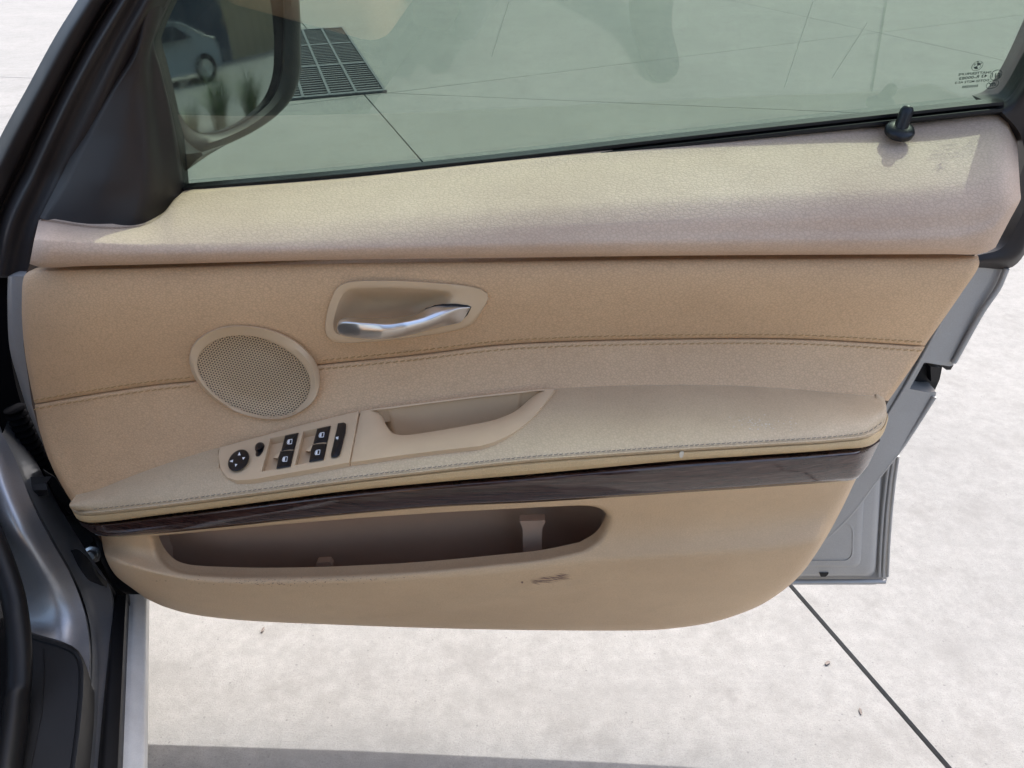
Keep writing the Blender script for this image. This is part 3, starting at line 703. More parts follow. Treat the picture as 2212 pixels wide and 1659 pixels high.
# --- lower panel with the map pocket
PT = [(219, 1158), (333, 1151), (500, 1134), (737, 1110), (937, 1093), (1137, 1083), (1300, 1073), (1475, 1061), (1641, 1050), (1808, 1037), (1851, 1031)]
PR = [(1851, 1031), (1815, 1106), (1788, 1156), (1761, 1199), (1728, 1243), (1691, 1276), (1641, 1308), (1575, 1334), (1525, 1347), (1475, 1355)]
PB = [(1475, 1355), (1425, 1360), (1371, 1362), (1071, 1360), (737, 1350), (500, 1338), (400, 1324), (350, 1309)]
PL = [(350, 1309), (317, 1293), (283, 1269), (250, 1243), (233, 1216), (223, 1186), (219, 1158)]
OT = [(330, 1158), (420, 1150), (737, 1122), (937, 1108), (1100, 1099), (1200, 1094), (1262, 1092), (1290, 1096), (1304, 1103)]
OR = [(1304, 1103), (1312, 1115), (1309, 1132), (1300, 1150), (1287, 1166), (1254, 1186)]
OB = [(1254, 1186), (1171, 1203), (1071, 1214), (904, 1229), (737, 1238), (620, 1241), (533, 1241), (440, 1238)]
OL = [(440, 1238), (400, 1234), (373, 1225), (358, 1212), (347, 1198), (336, 1176), (330, 1158)]
cat = lambda segs, ns: np.vstack([resample(s, n+1)[:-1] for s, n in zip(segs, ns)])
ns = (90, 34, 80, 30)
outer, inner = cat((PT, PR, PB, PL), ns), cat((OT, OR, OB, OL), ns)
pt_y = curve_y(PT); bot_y = curve_y([(219, 1175), (250, 1243), (283, 1269), (317, 1293), (350, 1309), (400, 1324), (500, 1338), (737, 1350), (1071, 1360), (1371, 1362), (1475, 1357), (1575, 1334), (1641, 1308), (1691, 1276), (1728, 1243), (1788, 1156), (1851, 1040)])
lipy = curve_y([(219, 1200), (330, 1235), (440, 1256), (737, 1258), (904, 1250), (1071, 1238), (1254, 1215), (1475, 1200), (1700, 1182), (1851, 1150)])
def Ylow(px, py):
    px = np.asarray(px, float); py = np.asarray(py, float)
    yt = Yfront(px)+.016; l = lipy(px); t = pt_y(px)
    v = np.clip((py-t)/(l-t), -.1, 1); q = np.clip((py-l)/150., 0, 1.2)
    dip = .018*np.sin(np.pi*np.clip(v, 0, 1))**1.2          # hollow under the wood strip
    ylip = yt*.35+.700*.65
    Y = np.where(py < l, yt*(1-v)+ylip*v+dip, ylip+.004*np.clip(q*4, 0, 1)+.062*q**1.35)
    # soft styling ridge
    rid = np.interp(px, [700, 804, 937, 1071, 1271, 1475, 1741, 1850], [1352, 1339, 1316, 1293, 1263, 1236, 1219, 1214])
    Y = Y-.0035*np.exp(-((py-rid)/12.)**2)*np.clip((px-760)/150, 0, 1)
    Y = Y+.045*np.clip((300-px)/90, 0, 1)**2
    return Y
rings = []
for t in np.concatenate([np.linspace(0, .1, 7)[:-1], np.linspace(.1, .88, 26)[:-1], np.linspace(.88, 1, 7)]):
    l = lerp(inner, outer, t); yy = Ylow(l[:, 0], l[:, 1])
    di = np.linalg.norm(l-inner, axis=1); do = np.linalg.norm(l-outer, axis=1)
    roll = .007*(1-np.clip(di/15., 0, 1))**2
    ed = .022*(1-np.sqrt(1-(1-np.clip(do/26., 0, 1))**2)); ed[:ns[0]] *= .12
    rings.append(atY(l, yy+roll+ed))
back = rings[0]+np.array([0, .012, 0])
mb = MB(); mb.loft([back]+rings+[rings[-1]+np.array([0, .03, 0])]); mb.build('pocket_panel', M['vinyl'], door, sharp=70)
# pocket lining: opens out behind the lip
exp = inner.copy(); cyy = 1165.; exp = exp+np.column_stack([(inner[:, 0]-810)*.03, np.where(inner[:, 1] > np.interp(inner[:, 0], [330, 1300], [1195, 1140]), 70, -10)])
l0 = atY(inset_loop(inner, -1.), Ylow(inner[:, 0], inner[:, 1])+.022); l1 = atY(exp, Ylow(inner[:, 0], inner[:, 1])+.030); l2 = atY(exp, .788+0*exp[:, 0]); l2[:, 0] = l1[:, 0]*.97
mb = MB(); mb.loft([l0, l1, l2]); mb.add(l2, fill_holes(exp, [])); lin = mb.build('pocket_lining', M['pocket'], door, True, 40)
# divider web and small tab inside the pocket
q = resample([(1122, 1126), (1129, 1142), (1130, 1215), (1170, 1210), (1171, 1142), (1180, 1124)], 40, True, False)
mb = MB(); a = atY(q, .745); mb.loft([a, a+np.array([0, .012, 0])]); mb.add(a, fill_holes(q, [])); mb.build('pocket_divider', M['pocket_web'], lin, False)
q = resample([(680, 1250), (683, 1216), (712, 1214), (718, 1222), (716, 1250)], 30, True, False)
mb = MB(); a = atY(q, .755); mb.loft([a, a+np.array([0, .010, 0])]); mb.add(a, fill_holes(q, [])); mb.build('pocket_tab', M['pocket'], lin, False)
# scuffs on the panel: dark scratches with a shape of their own
M['scuff'] = plastic('dark_scuff', (.24, .145, .11), .8)
M['wear'] = plastic('bare_leather_fleck', (.62, .55, .44), .8)
mb = MB()
for k in range(46):
    t = random.random(); x0 = 1142+t*66; y0 = 1257-15*t+random.uniform(-5, 5); ln_ = random.uniform(12, 38); sl_k = random.uniform(.02, .22)
    q = np.array([(x0, y0), (x0+ln_*.5, y0+ln_*.5*sl_k-.45), (x0+ln_, y0+ln_*sl_k), (x0+ln_*.5, y0+ln_*.5*sl_k+.45)])
    mb.add(atY(q, Ylow(q[:, 0], q[:, 1])-.0004), [(0, 1, 2, 3)])
th8 = np.linspace(0, 2*math.pi, 10, endpoint=False); q = np.column_stack([1128+2.3*np.cos(th8), 1258+2.3*np.sin(th8)]); mb.add(atY(q, Ylow(q[:, 0], q[:, 1])-.0004), [tuple(range(10))])
for k in range(150):
    x0 = random.gauss(600, 120) if random.random() < .7 else random.uniform(480, 930); y0 = np.interp(x0, [400, 600, 800, 930], [1252, 1256, 1250, 1240])+random.gauss(2, 5); a_ = random.uniform(.6, 2.6); b_ = random.uniform(.3, .8)
    q = np.array([(x0-a_, y0), (x0, y0-b_), (x0+a_, y0+random.uniform(-.5, .5)), (x0, y0+b_)]); mb.add(atY(q, Ylow(q[:, 0], q[:, 1])-.0004), [(0, 1, 2, 3)])
tag(mb.build('scuff_marks', M['scuff'], door, False), kind='stuff')
mb = MB()
for k in range(120):
    x0 = random.gauss(1650, 34); y0 = random.gauss(914, 9)+(x0-1655)*.02; r0 = random.uniform(.5, 1.7)
    nn = 5; tt = np.sort(np.random.uniform(0, 6.28, nn)); q = np.column_stack([x0+r0*1.5*np.cos(tt), y0+r0*.7*np.sin(tt)]); mb.add(atY(q, Yat(q[:, 0], q[:, 1])-.0003), [tuple(range(nn))])
tag(mb.build('worn_flecks', M['wear'], door, False), kind='stuff')
q = resample([(1468, 977), (1477, 975), (1476, 984), (1472, 990), (1469, 988)], 16, True); mb = MB(); mb.add(atY(q, Yfront(q[:, 0])-.0009), [tuple(range(16))]); mb.build('paint_smear', M['wear'], door, False)

# --- window glass, belt seal
GP0, GN = (0, .897, .93), (0, 1, .27)
def glassP(px, off=0.): return atPlane(px, np.array(GP0)+np.array([0, off, 0]), GN)
BELT = [(394, 404), (737, 374), (1104, 336), (1475, 293), (1808, 256), (2140, 220)]
gl_out = [(330, 60), (347, 150), (367, 233), (387, 340), (396, 412), (737, 382), (1104, 344), (1475, 302), (1808, 266), (2150, 232), (2185, 200), (2300, 20), (2420, -330), (1900, -480), (1100, -540), (560, -470), (240, -180), (330, -20)]
gl_out = [(300, 60), (320, 150), (345, 233), (365, 340), (380, 422), (737, 388), (1104, 350), (1475, 308), (1808, 272), (2165, 234), (2205, 190), (2310, 10), (2440, -330), (2380, -560), (1900, -820), (1100, -930), (700, -860), (480, -500), (330, -20)]
g = np.array(gl_out, float); mb = MB(); g0_, g1_ = glassP(g), glassP(g)+np.array([0, .004, .001])
mb.loft([g0_, g1_]); f = fill_holes(g, []); mb.add(g0_, f); mb.add(g1_, [t[::-1] for t in f]); wg = mb.build('window_glass', M['glass'], door, False)
P = glassP(resample([(395, -120), (430, -330), (500, -560), (700, -860), (1100, -935), (1900, -825), (2380, -560), (2440, -330), (2390, -90)], 80), -.008); mb = MB(); tube(P, .026, mb, 10); mb.build('upper_window_frame', M['black_soft'], door)
# etched marking, read from outside, so mirrored from in here
M['scratch'] = plain('fine_scratch', (.14, .17, .15), .7)
M['etch'] = plain('etched_print', (.015, .03, .025), .6)
def et(p): return np.array([((3700+x/5.53)/1.82278, (200+y/5.53)/1.82278) for x, y in p])
def text_curve(body):
    cu = bpy.data.curves.new('txt', 'FONT'); cu.body = body; cu.size = 1.; cu.resolution_u = 2; cu.offset = .012
    ob = bpy.data.objects.new('txt', cu); COL.objects.link(ob); dg = bpy.context.evaluated_depsgraph_get()
    me = bpy.data.meshes.new_from_object(ob.evaluated_get(dg)); v = np.array([x.co[:2] for x in me.vertices]); f = [tuple(p.vertices) for p in me.polygons]
    bpy.data.objects.remove(ob); bpy.data.meshes.remove(me); bpy.data.curves.remove(cu); return v, f
def etched_text(body, x_right, x_left, y_right, y_left, h):
    """mirrored line whose first letter is at the right"""
    v, f = text_curve(body); w_ = v[:, 0].max()-v[:, 0].min(); s = (v[:, 0]-v[:, 0].min())/w_; hh = v[:, 1].max()
    x = x_right+(x_left-x_right)*s; y = y_right+(y_left-y_right)*s-(v[:, 1]/hh)*h
    x = x+(v[:, 1]/hh)*h*.18
    mb = MB(); P = glassP(et(np.column_stack([x, y])), -.0006); mb.add(P, f); mb.build('etched_lettering', M['etch'], wg, False)
etched_text('SHATTERPRUFE', 1118, 402, 490, 545, 55)
etched_text('43 R-00083', 1030, 420, 572, 636, 62)
etched_text('DOT50 M2T2 AS-2', 1072, 328, 662, 722, 50)
etched_text('E000280', 826, 482, 788, 815, 52)
etched_text('E11', 1310, 1128, 583, 578, 90)
def ering(cx, cy, a, b, rot, wd, name='etched_ring', a0=0, a1=2*math.pi):
    t = np.linspace(a0, a1, 41); R = lambda k: np.column_stack([cx+(a-k)*np.cos(t)*math.cos(rot)-(b-k)*np.sin(t)*math.sin(rot), cy+(a-k)*np.cos(t)*math.sin(rot)+(b-k)*np.sin(t)*math.cos(rot)])
    mb = MB(); mb.grid(np.stack([glassP(et(R(0)), -.0006), glassP(et(R(wd)), -.0006)])); mb.build(name, M['etch'], wg, False)
r_ = math.radians(-35)
ering(1228, 528, 145, 100, r_, 11); ering(1150, 735, 148, 82, math.radians(-22), 9)
for k in range(3): ering(1195-48*k-20, 735+6*k, 46, 40, math.radians(-35), 17, 'etched_ring', -1.3, 1.6)
ering(820, 327, 140, 92, r_, 8); ering(820, 330, 86, 60, r_, 6)
for a0 in (math.pi*.62, math.pi*1.62):
    t = np.linspace(a0, a0+math.pi/2, 12); q = np.vstack([[820, 330], np.column_stack([820+80*np.cos(t)*math.cos(r_)-55*np.sin(t)*math.sin(r_), 330+80*np.cos(t)*math.sin(r_)+55*np.sin(t)*math.cos(r_)])])
    mb = MB(); mb.add(glassP(et(q), -.0006), [tuple(range(len(q)))]); mb.build('etched_emblem', M['etch'], wg, False)
for k, (lx, ly, rr_) in enumerate(((762, 292, -75), (832, 240, -30), (905, 268, 20))):
    v, f = text_curve('WMB'[k]); v = v-v.mean(0); s = 46; rr_ = math.radians(rr_); x = -v[:, 0]*s; y = -v[:, 1]*s
    mb = MB(); mb.add(glassP(et(np.column_stack([lx+x*math.cos(rr_)-y*math.sin(rr_), ly+x*math.sin(rr_)+y*math.cos(rr_)])), -.0006), f); mb.build('etched_lettering', M['etch'], wg, False)
# two thin hair scratches on the pane
for a, b in (((1760, -10), (1694, 188)), ((1872, 50), (1796, 170)), ((1100, 0), (1062, 122))):
    q = np.array([a, (a[0]+.7, a[1]), (b[0]+.5, b[1]), b], float); mb = MB(); mb.add(glassP(q, -.0007), [(0, 1, 2, 3)]); mb.build('scratch', M['scratch'], wg, False)
# belt seal: two rubber lips
BELT2 = [(x, y) for x, y in BELT]+[(2168, 218)]
def Yg_(px, py): return glassP(np.stack([np.asarray(px, float), np.asarray(py, float)], -1))[..., 1]
for o0, o1, dd in ((-1, 14, -.010), (13, 28, -.017)):
    T = [(x, y+o0) for x, y in BELT2]; B = [(x, y+o1) for x, y in BELT2]
    patch('belt_seal', [(T, lambda x, y: Yg_(x, y)+dd+.008), (mixl(T, B, .25), lambda x, y: Yg_(x, y)+dd), (mixl(T, B, .7), lambda x, y: Yg_(x, y)+dd-.001), (B, lambda x, y: Yg_(x, y)+dd+.010)], 60, 4, M['rubber'], door, None, .012)
# lock pin
lp = atY(np.array([[1944., 281.]]), .856)[0]
def lathe(prof, c, axis, mb, seg=28):
    axis = np.asarray(axis, float); axis /= np.linalg.norm(axis); a = np.cross(axis, [0, 1, 0]); a /= np.linalg.norm(a); b = np.cross(axis, a)
    th = np.linspace(0, 2*math.pi, seg, endpoint=False)
    loops = [np.asarray(c)+axis*h+r*(np.cos(th)[:, None]*a+np.sin(th)[:, None]*b) for r, h in prof]; mb.loft(loops, True, True)
mb = MB(); lathe([(.0076, -.002), (.0070, .010), (.0070, .017), (.0066, .0210), (.0048, .0242), (.0018, .0254)], lp, (.16, .10, 1), mb)
pin = mb.build('lock_pin', M['gloss_black'], door, sharp=50)
mb = MB(); lathe([(.0148, -.004), (.0154, .000), (.0140, .0026), (.0100, .0042), (.0078, .0050)], lp, (0, -.42, 1), mb, 36); mb.build('pin_collar', M['gloss_black'], pin, sharp=50)

# --- front frame and sail trim
def Yglass(px, py): return glassP(np.stack([np.asarray(px, float), np.asarray(py, float)], -1))[..., 1]
def hit(px, Y): return atY(np.array(px, float), Y)
# frame: ridged strip from far up the pillar down to the hinge end of the card
fr = [[(150, -330), (230, -100), (168, 0), (120, 77), (60, 187), (0, 297), (-60, 430), (-95, 590)],
      [(180, -330), (255, -100), (196, 0), (146, 80), (84, 195), (22, 312), (-40, 450), (-75, 592)],
      [(220, -330), (290, -100), (225, 0), (172, 88), (108, 206), (45, 330), (-15, 462), (-50, 594)],
      [(235, -330), (305, -100), (243, 0), (186, 92), (122, 214), (58, 344), (-2, 470), (-30, 595)],
      [(265, -330), (330, -100), (268, 0), (206, 104), (142, 226), (78, 364), (24, 478), (0, 596)],
      [(300, -330), (350, -100), (296, 0), (232, 116), (166, 244), (100, 388), (50, 500), (28, 597)],
      [(330, -330), (380, -100), (325, 0), (262, 118), (200, 262), (122, 420), (82, 500), (62, 597)],
      [(370, -330), (420, -100), (362, 0), (312, 120), (262, 275), (190, 440), (120, 520), (84, 597)]]
fy = [.006, -.022, -.018, .0, -.034, -.028, -.036, -.012]
fx = [(a, y) for a, y in zip(fr, fy)]
def mono(rows): return rows
rr = [np.column_stack([resample(a[1:], 60), np.minimum(Yglass(*resample(a[1:], 60).T), .905)+y]) for a, y in fx]
G = rows_surface(rr, 6); mb = MB(); skirted(mb, atY(G[..., :2], G[..., 2]), .03); mb.build('front_window_frame', M['black_soft'], door, sharp=60)
# inner frame return between the frame and the glass, and the sail
SAIL_R = [(372, -100), (362, 10), (332, 77), (348, 150), (368, 233), (388, 340), (396, 417)]
def sy(*offs):
    def f(x, y):
        o = np.interp(np.linspace(0, 1, len(x)), np.linspace(0, 1, len(offs)), offs); return Yglass(x, y)+o
    return f
sail = [([(318, -100), (300, 40), (287, 110), (235, 190), (180, 285), (122, 400), (86, 470)], sy(-.020, -.022, -.026, -.028, -.030, -.040, -.058)),
        ([(326, -100), (312, 40), (296, 114), (246, 200), (192, 300), (134, 412), (95, 474)], sy(-.028, -.030, -.036, -.038, -.042, -.052, -.064)),
        ([(340, -100), (326, 40), (308, 122), (276, 230), (250, 330), (222, 420), (200, 490)], sy(-.026, -.028, -.032, -.040, -.055, -.074, -.088)),
        ([(352, -100), (340, 40), (318, 130), (312, 230), (312, 330), (308, 420), (290, 492)], sy(-.018, -.020, -.024, -.032, -.050, -.072, -.094)),
        ([(364, -100), (350, 30), (326, 100), (332, 190), (345, 290), (357, 390), (350, 462)], sy(-.012, -.012, -.014, -.016, -.024, -.038, -.056)),
        (SAIL_R, sy(-.006, -.006, -.006, -.006, -.007, -.008, -.010))]
patch('mirror_sail_trim', sail, 60, 8, M['black_soft'], door, (6, .006, 'lb'), .02)

# --- exterior mirror seen through the pane
mir_n = Vector((.86, -.50, .05)).normalized(); MIR_R = 1.3
mc = Vector(atY(np.array([[470., 130.]]), 1.06)[0])
def mplane(px, off=0.): return atPlane(px, np.array(mc+mir_n*off), np.array(mir_n))
MG = [(612, 60), (610, 120), (606, 160), (585, 212), (535, 257), (483, 282), (450, 288), (418, 281), (398, 262), (372, 210), (345, 120), (325, 20), (322, -80), (350, -140), (440, -170), (540, -160), (598, -100), (610, -20)]
mg = resample(MG, 90, True)
def msphere(px):            # convex glass
    d = rays(px); d = d/np.linalg.norm(d, axis=-1, keepdims=True); ctr = np.array(mc-mir_n*MIR_R); o_ = np.array([0, 0, CAM_Z])-ctr
    b_ = d@o_; t_ = -b_-np.sqrt(b_*b_-(o_@o_-MIR_R**2)); return np.array([0, 0, CAM_Z])+d*t_[..., None]
mcen = np.array([470., 70.]); mb = MB(); L_ = [msphere(mcen+(mg-mcen)*k) for k in np.linspace(1, .04, 16)]; mb.loft([L_[0]-np.array(mir_n)*.004]+L_, False, True)

MO = [(650, 110), (650, 150), (634, 207), (600, 248), (550, 283), (493, 311), (440, 332), (395, 338), (360, 280), (330, 180), (312, 60), (306, -80), (330, -165), (430, -210), (560, -205), (628, -130), (648, 20)]
mo = by_angle(MO, 100, np.array([470., 70.])); mi = by_angle(MG, 100, np.array([470., 70.]))
hp = lambda l, off: mplane(l, off)
cen = np.array(mplane(np.array([[470., 60.]]), 0)[0])
lo = [hp(mi, -.012), hp(scale_loop(mi, 1.02, c=(470, 70)), .004), hp(lerp(mi, mo, .5), .010), hp(lerp(mi, mo, .9), .006), hp(mo, -.004)]
outl = lo[-1]
for s, dd in ((1.03, -.03), (1.0, -.07), (.85, -.11), (.55, -.135)):
    lo.append((outl-cen)*s+cen+np.array(mir_n)*dd)
mb2 = MB(); mb2.loft(lo, False, True); mh = mb2.build('side_mirror', M['black'], door, sharp=55)
mb.build('mirror_glass', M['mirror'], mh, True, 70)
# mirror foot reaching back to the door
ft = [atY(resample([(360, 250), (440, 330), (495, 309), (430, 345), (392, 372), (350, 372)], 40, True), 1.0), atY(resample([(330, 250), (395, 330), (440, 330), (420, 350), (394, 374), (330, 380)], 40, True), .915)]
mb = MB(); mb.loft(ft, True, True); mb.build('mirror_foot', M['black'], mh, sharp=40)

# --- rear frame, black end cap and painted shell
gy = lambda o: (lambda x, y: Yglass(x, y)+o)
patch('rear_window_frame', [([(2330, -60), (2298, 0), (2216, 166), (2178, 216), (2150, 226)], gy(-.004)), ([(2350, -60), (2318, 0), (2232, 172), (2190, 236), (2168, 246)], gy(-.020)), ([(2440, -40), (2400, 10), (2300, 210), (2250, 300), (2205, 292)], gy(-.026)), ([(2520, -20), (2480, 30), (2390, 230), (2320, 330), (2230, 420)], gy(-.018))], 40, 6, M['black_soft'], door, None, .05)
cap = [([(2300, 200), (2260, 330), (2235, 400), (2205, 470), (2165, 535), (2110, 552)], .845), ([(2320, 200), (2290, 350), (2255, 430), (2225, 500), (2195, 553), (2113, 566)], .842), ([(2330, 200), (2310, 360), (2270, 440), (2235, 510), (2187, 577), (2114, 578)], .858)]
patch('frame_end_cap', cap, 40, 5, M['black_soft'], door, None, .03)
SH_R = [(2178, 574), (2158, 620), (2125, 670), (2060, 786), (2056, 792), (1996, 782), (1964, 840), (2005, 848), (2022, 846), (2021, 856), (1985, 910), (1948, 966), (1941, 976), (1890, 1040), (1841, 1106), (1788, 1159), (1730, 1215)]
SH_L = [(2060, 574), (1960, 720), (1880, 860), (1850, 960), (1800, 1040), (1740, 1140), (1690, 1215)]
o = resample(SH_R+SH_L[::-1], 220, True, False); mb = MB(); yy = .852+.012*np.clip((o[:, 0]-1900)/250, 0, 1); a = atY(o, yy); mb.add(a, fill_holes(o, [])); mb.loft([atY(o, yy), atY(inset_loop(o, -1.), yy+.003), atY(inset_loop(o, -1.), yy+.003)+np.array([0, .05, 0])])
shell = mb.build('door_shell', M['paint'], door, True, 30)
for pts in ([(2174, 580), (2156, 622), (2122, 672), (2060, 783)], [(2018, 856), (1983, 911), (1945, 968), (1888, 1041), (1839, 1107), (1786, 1160)]):
    P = atY(resample(pts, 40), .857); mb = MB(); tube(P, .0035, mb, 8); mb.build('shell_hem', M['paint'], shell)
P = atY(resample([(2090, 600), (2030, 700), (1985, 782), (1950, 842), (1890, 940), (1830, 1040)], 40), .8535); mb = MB(); tube(P, .0022, mb, 8); mb.build('shell_crease', M['paint'], shell)
# latch in its notch
q = resample([(1992, 786), (2036, 790), (2030, 820), (2018, 846), (2005, 850), (1962, 842)], 40, True, False); mb = MB(); a = atY(q, .885); mb.add(a, fill_holes(q, [])); mb.loft([a, a+np.array([0, .02, 0])]); lat = mb.build('door_latch', M['black'], shell, False)
for name, pts, y in (('latch_post', [(2010, 792), (2032, 794), (2026, 826), (2012, 826)], .872), ('latch_lip', [(1968, 838), (2004, 844), (2020, 842), (2020, 849), (2005, 850), (1966, 843)], .868), ('rubber_bump', [(2040, 786), (2060, 788), (2054, 799), (2044, 799), (2036, 793)], .860)):
    q = resample(pts, 30, True, False); mb = MB(); a = atY(q, y); mb.add(a, fill_holes(q, [])); mb.loft([a, a+np.array([0, .012, 0])]); mb.build(name, M['gloss_black'], lat, False)
# outer skin with stamped recess and hemmed edge
SK = resample([(1941, 970), (1938, 990), (1921, 1106), (1915, 1258), (1912, 1263), (1500, 1263), (900, 1254), (330, 1236), (250, 1190), (180, 1080), (120, 900), (120, 700), (600, 480), (1300, 420), (2080, 420), (2120, 560), (2080, 700)], 160, True, False)
def ysk(l): return .893+.045*np.clip((1900-np.asarray(l)[:, 0])/1600, 0, 1)
mb = MB(); a = atY(SK, ysk(SK)); mb.add(a, fill_holes(SK, [])); mb.loft([a, a+np.array([0, .012, 0])], False, True); skin = mb.build('outer_skin', M['paint'], door, False)
def stamp(name, steps, parent, mat):
    mb = MB(); L = [atY(resample(l, 90, True, False), y) for l, y in steps]; mb.loft(L, False, True); return mb.build(name, mat, parent, True, 60)
def rrect(x0, y0, x1, y1, r, sl=0.):
    p = []
    for cx_, cy_, a0 in ((x1-r, y0+r, -90), (x1-r, y1-r, 0), (x0+r, y1-r, 90), (x0+r, y0+r, 180)):
        for k in range(7): t = math.radians(a0+k*15); p.append((cx_+r*math.cos(t)-sl*(cy_+r*math.sin(t)-1100), cy_+r*math.sin(t)))
    return p
stamp('inner_panel', [(rrect(1560, 960, 1900, 1246, 16, .06), 0.8920), (rrect(1560, 962, 1896, 1243, 16, .06), 0.8760), (rrect(1560, 966, 1884, 1240, 16, .06), 0.8740)], skin, M['paint'])
stamp('stamped_field', [(rrect(1560, 970, 1866, 1226, 14, .05), 0.8750), (rrect(1560, 973, 1862, 1223, 14, .05), 0.8700), (rrect(1560, 985, 1850, 1221, 14, .05), 0.8695)], skin, M['paint'])
stamp('stamped_recess', [(rrect(1600, 1128, 1846, 1214, 18, .02), 0.8693), (rrect(1600, 1132, 1843, 1211, 18, .02), 0.8685), (rrect(1600, 1140, 1834, 1203, 16, .02), 0.8800), (rrect(1600, 1144, 1830, 1199, 16, .02), 0.8820)], skin, M['paint'])
for x0 in (1908, 1917, 1926):
    P = hit([(x0+14, 985), (x0+6, 1040), (x0-1, 1106), (x0-6, 1180), (x0-9, 1245)], 0.8880); mb = MB(); tube(P, .0022, mb, 8); mb.build('edge_bead', M['paint'], skin)
q = np.array([(1770, 1238), (1790, 1238), (1788, 1242), (1783, 1246), (1773, 1246)], float); mb = MB(); a = atY(q, 0.8725); mb.add(a, fill_holes(q, [])); mb.loft([a, a+np.array([0, .004, 0])]); mb.build('drain_slot', M['rubber'], skin, False)
P = hit([(1500, 1258), (1700, 1257), (1912, 1256)], 0.8860); mb = MB(); tube(P, .004, mb, 8); mb.build('hem', M['paint'], skin)
# hinge-side shell
patch('shell_front_edge', [([(17, 597), (16, 653), (21, 753), (39, 820), (60, 886), (88, 950), (104, 985)], .874), ([(27, 597), (27, 653), (32, 753), (49, 818), (69, 884), (94, 948), (108, 983)], .858), ([(70, 597), (70, 653), (76, 753), (90, 820), (110, 880), (130, 940), (140, 975)], .850)], 60, 5, M['paint'], door, None, .05)
patch('shell_lower_edge', [([(84, 930), (104, 980), (128, 1040), (150, 1085), (172, 1128), (200, 1165), (222, 1220), (246, 1262), (290, 1296)], .872), ([(96, 930), (116, 980), (140, 1040), (162, 1085), (184, 1128), (210, 1165), (230, 1220), (256, 1258), (300, 1292)], .856), ([(140, 930), (160, 980), (180, 1040), (200, 1085), (220, 1128), (240, 1165), (260, 1220), (300, 1258), (340, 1290)], .850)], 60, 5, M['black'], door, None, .05)

# ------------------------------------------------------------------ car body at the hinge
bodyE = car
def zrows(name, rows, nu, nv, mat, skirt=.05, sharp=60, parent=bodyE, across='cr'):
    rr = []
    for pts, z in rows:
        zz = z if np.ndim(z) else [z]*len(pts); rr.append(resample(np.column_stack([np.array(pts, float), zz]), nu))
    G = rows_surface(rr, nv, across); P = atZ(G[..., :2], G[..., 2]); mb = MB(); skirted(mb, P, skirt, (0, 0, -1)); return mb.build(name, mat, parent, sharp=sharp)
# rocker: skin with ground light in its colour, black strip
zrows('rocker_skin', [([(278, 1284), (263, 1659), (250, 2000)], .300), ([(290, 1284), (278, 1659), (268, 2000)], .298), ([(316, 1284), (311, 1659), (306, 2000)], .285), ([(323, 1284), (319, 1659), (315, 2000)], .265), ([(300, 1284), (296, 1659), (292, 2000)], .17)], 40, 4, M['paint_rocker'], .005, across='lin')
zrows('rocker_seal', [([(243, 1284), (210, 1659), (180, 2000)], .318), ([(250, 1284), (220, 1659), (193, 2000)], .325), ([(272, 1284), (254, 1659), (238, 2000)], .322), ([(279, 1284), (264, 1659), (251, 2000)], .302)], 40, 4, M['rubber'], .03)
# pillar flange and sill in body paint
PIL = [([(0, 930), (30, 985), (62, 1060), (110, 1160), (150, 1235), (182, 1330), (190, 1400), (186, 1500), (176, 1659), (150, 2000)], [.60, .57, .54, .48, .43, .37, .355, .35, .35, .35])]
def prow(dx, dz, extra=None): 
    p, z = PIL[0]; return ([(x+dx*(1+.15*i), y) for i, (x, y) in enumerate(p)], [k+dz for k in z])
zrows('pillar_flange', [([(0, 940), (32, 1000), (70, 1080), (118, 1170), (160, 1245), (190, 1330), (199, 1400), (196, 1500), (184, 1659), (160, 2000)], [.590, .562, .52, .46, .41, .370, .360, .358, .358, .358]),
      ([(6, 935), (44, 1000), (84, 1080), (134, 1170), (176, 1245), (205, 1330), (212, 1400), (207, 1500), (194, 1659), (172, 2000)], [.57, .54, .50, .44, .39, .345, .332, .33, .33, .33]),
      ([(20, 900), (80, 1000), (120, 1080), (180, 1180), (238, 1270), (243, 1330), (238, 1400), (228, 1500), (212, 1659), (185, 2000)], [.55, .50, .45, .40, .345, .325, .320, .318, .318, .318])], 60, 5, M['paint_body'], .03)
zrows('inner_sill', [([(-60, 930), (-50, 1060), (-30, 1160), (0, 1215), (30, 1290), (46, 1365), (50, 1450), (45, 1560), (38, 1659), (10, 2000)], [.60, .55, .50, .46, .41, .375, .37, .37, .37, .37]),
      ([(-20, 930), (0, 1040), (40, 1140), (80, 1215), (112, 1290), (128, 1365), (130, 1450), (124, 1560), (110, 1659), (80, 2000)], [.605, .565, .52, .47, .415, .38, .374, .374, .374, .374]),
      ([(0, 930), (30, 985), (66, 1080), (112, 1170), (154, 1245), (184, 1330), (193, 1400), (190, 1500), (178, 1659), (154, 2000)], [.60, .572, .53, .47, .42, .378, .368, .366, .366, .366])], 60, 6, M['paint_body'], .03)
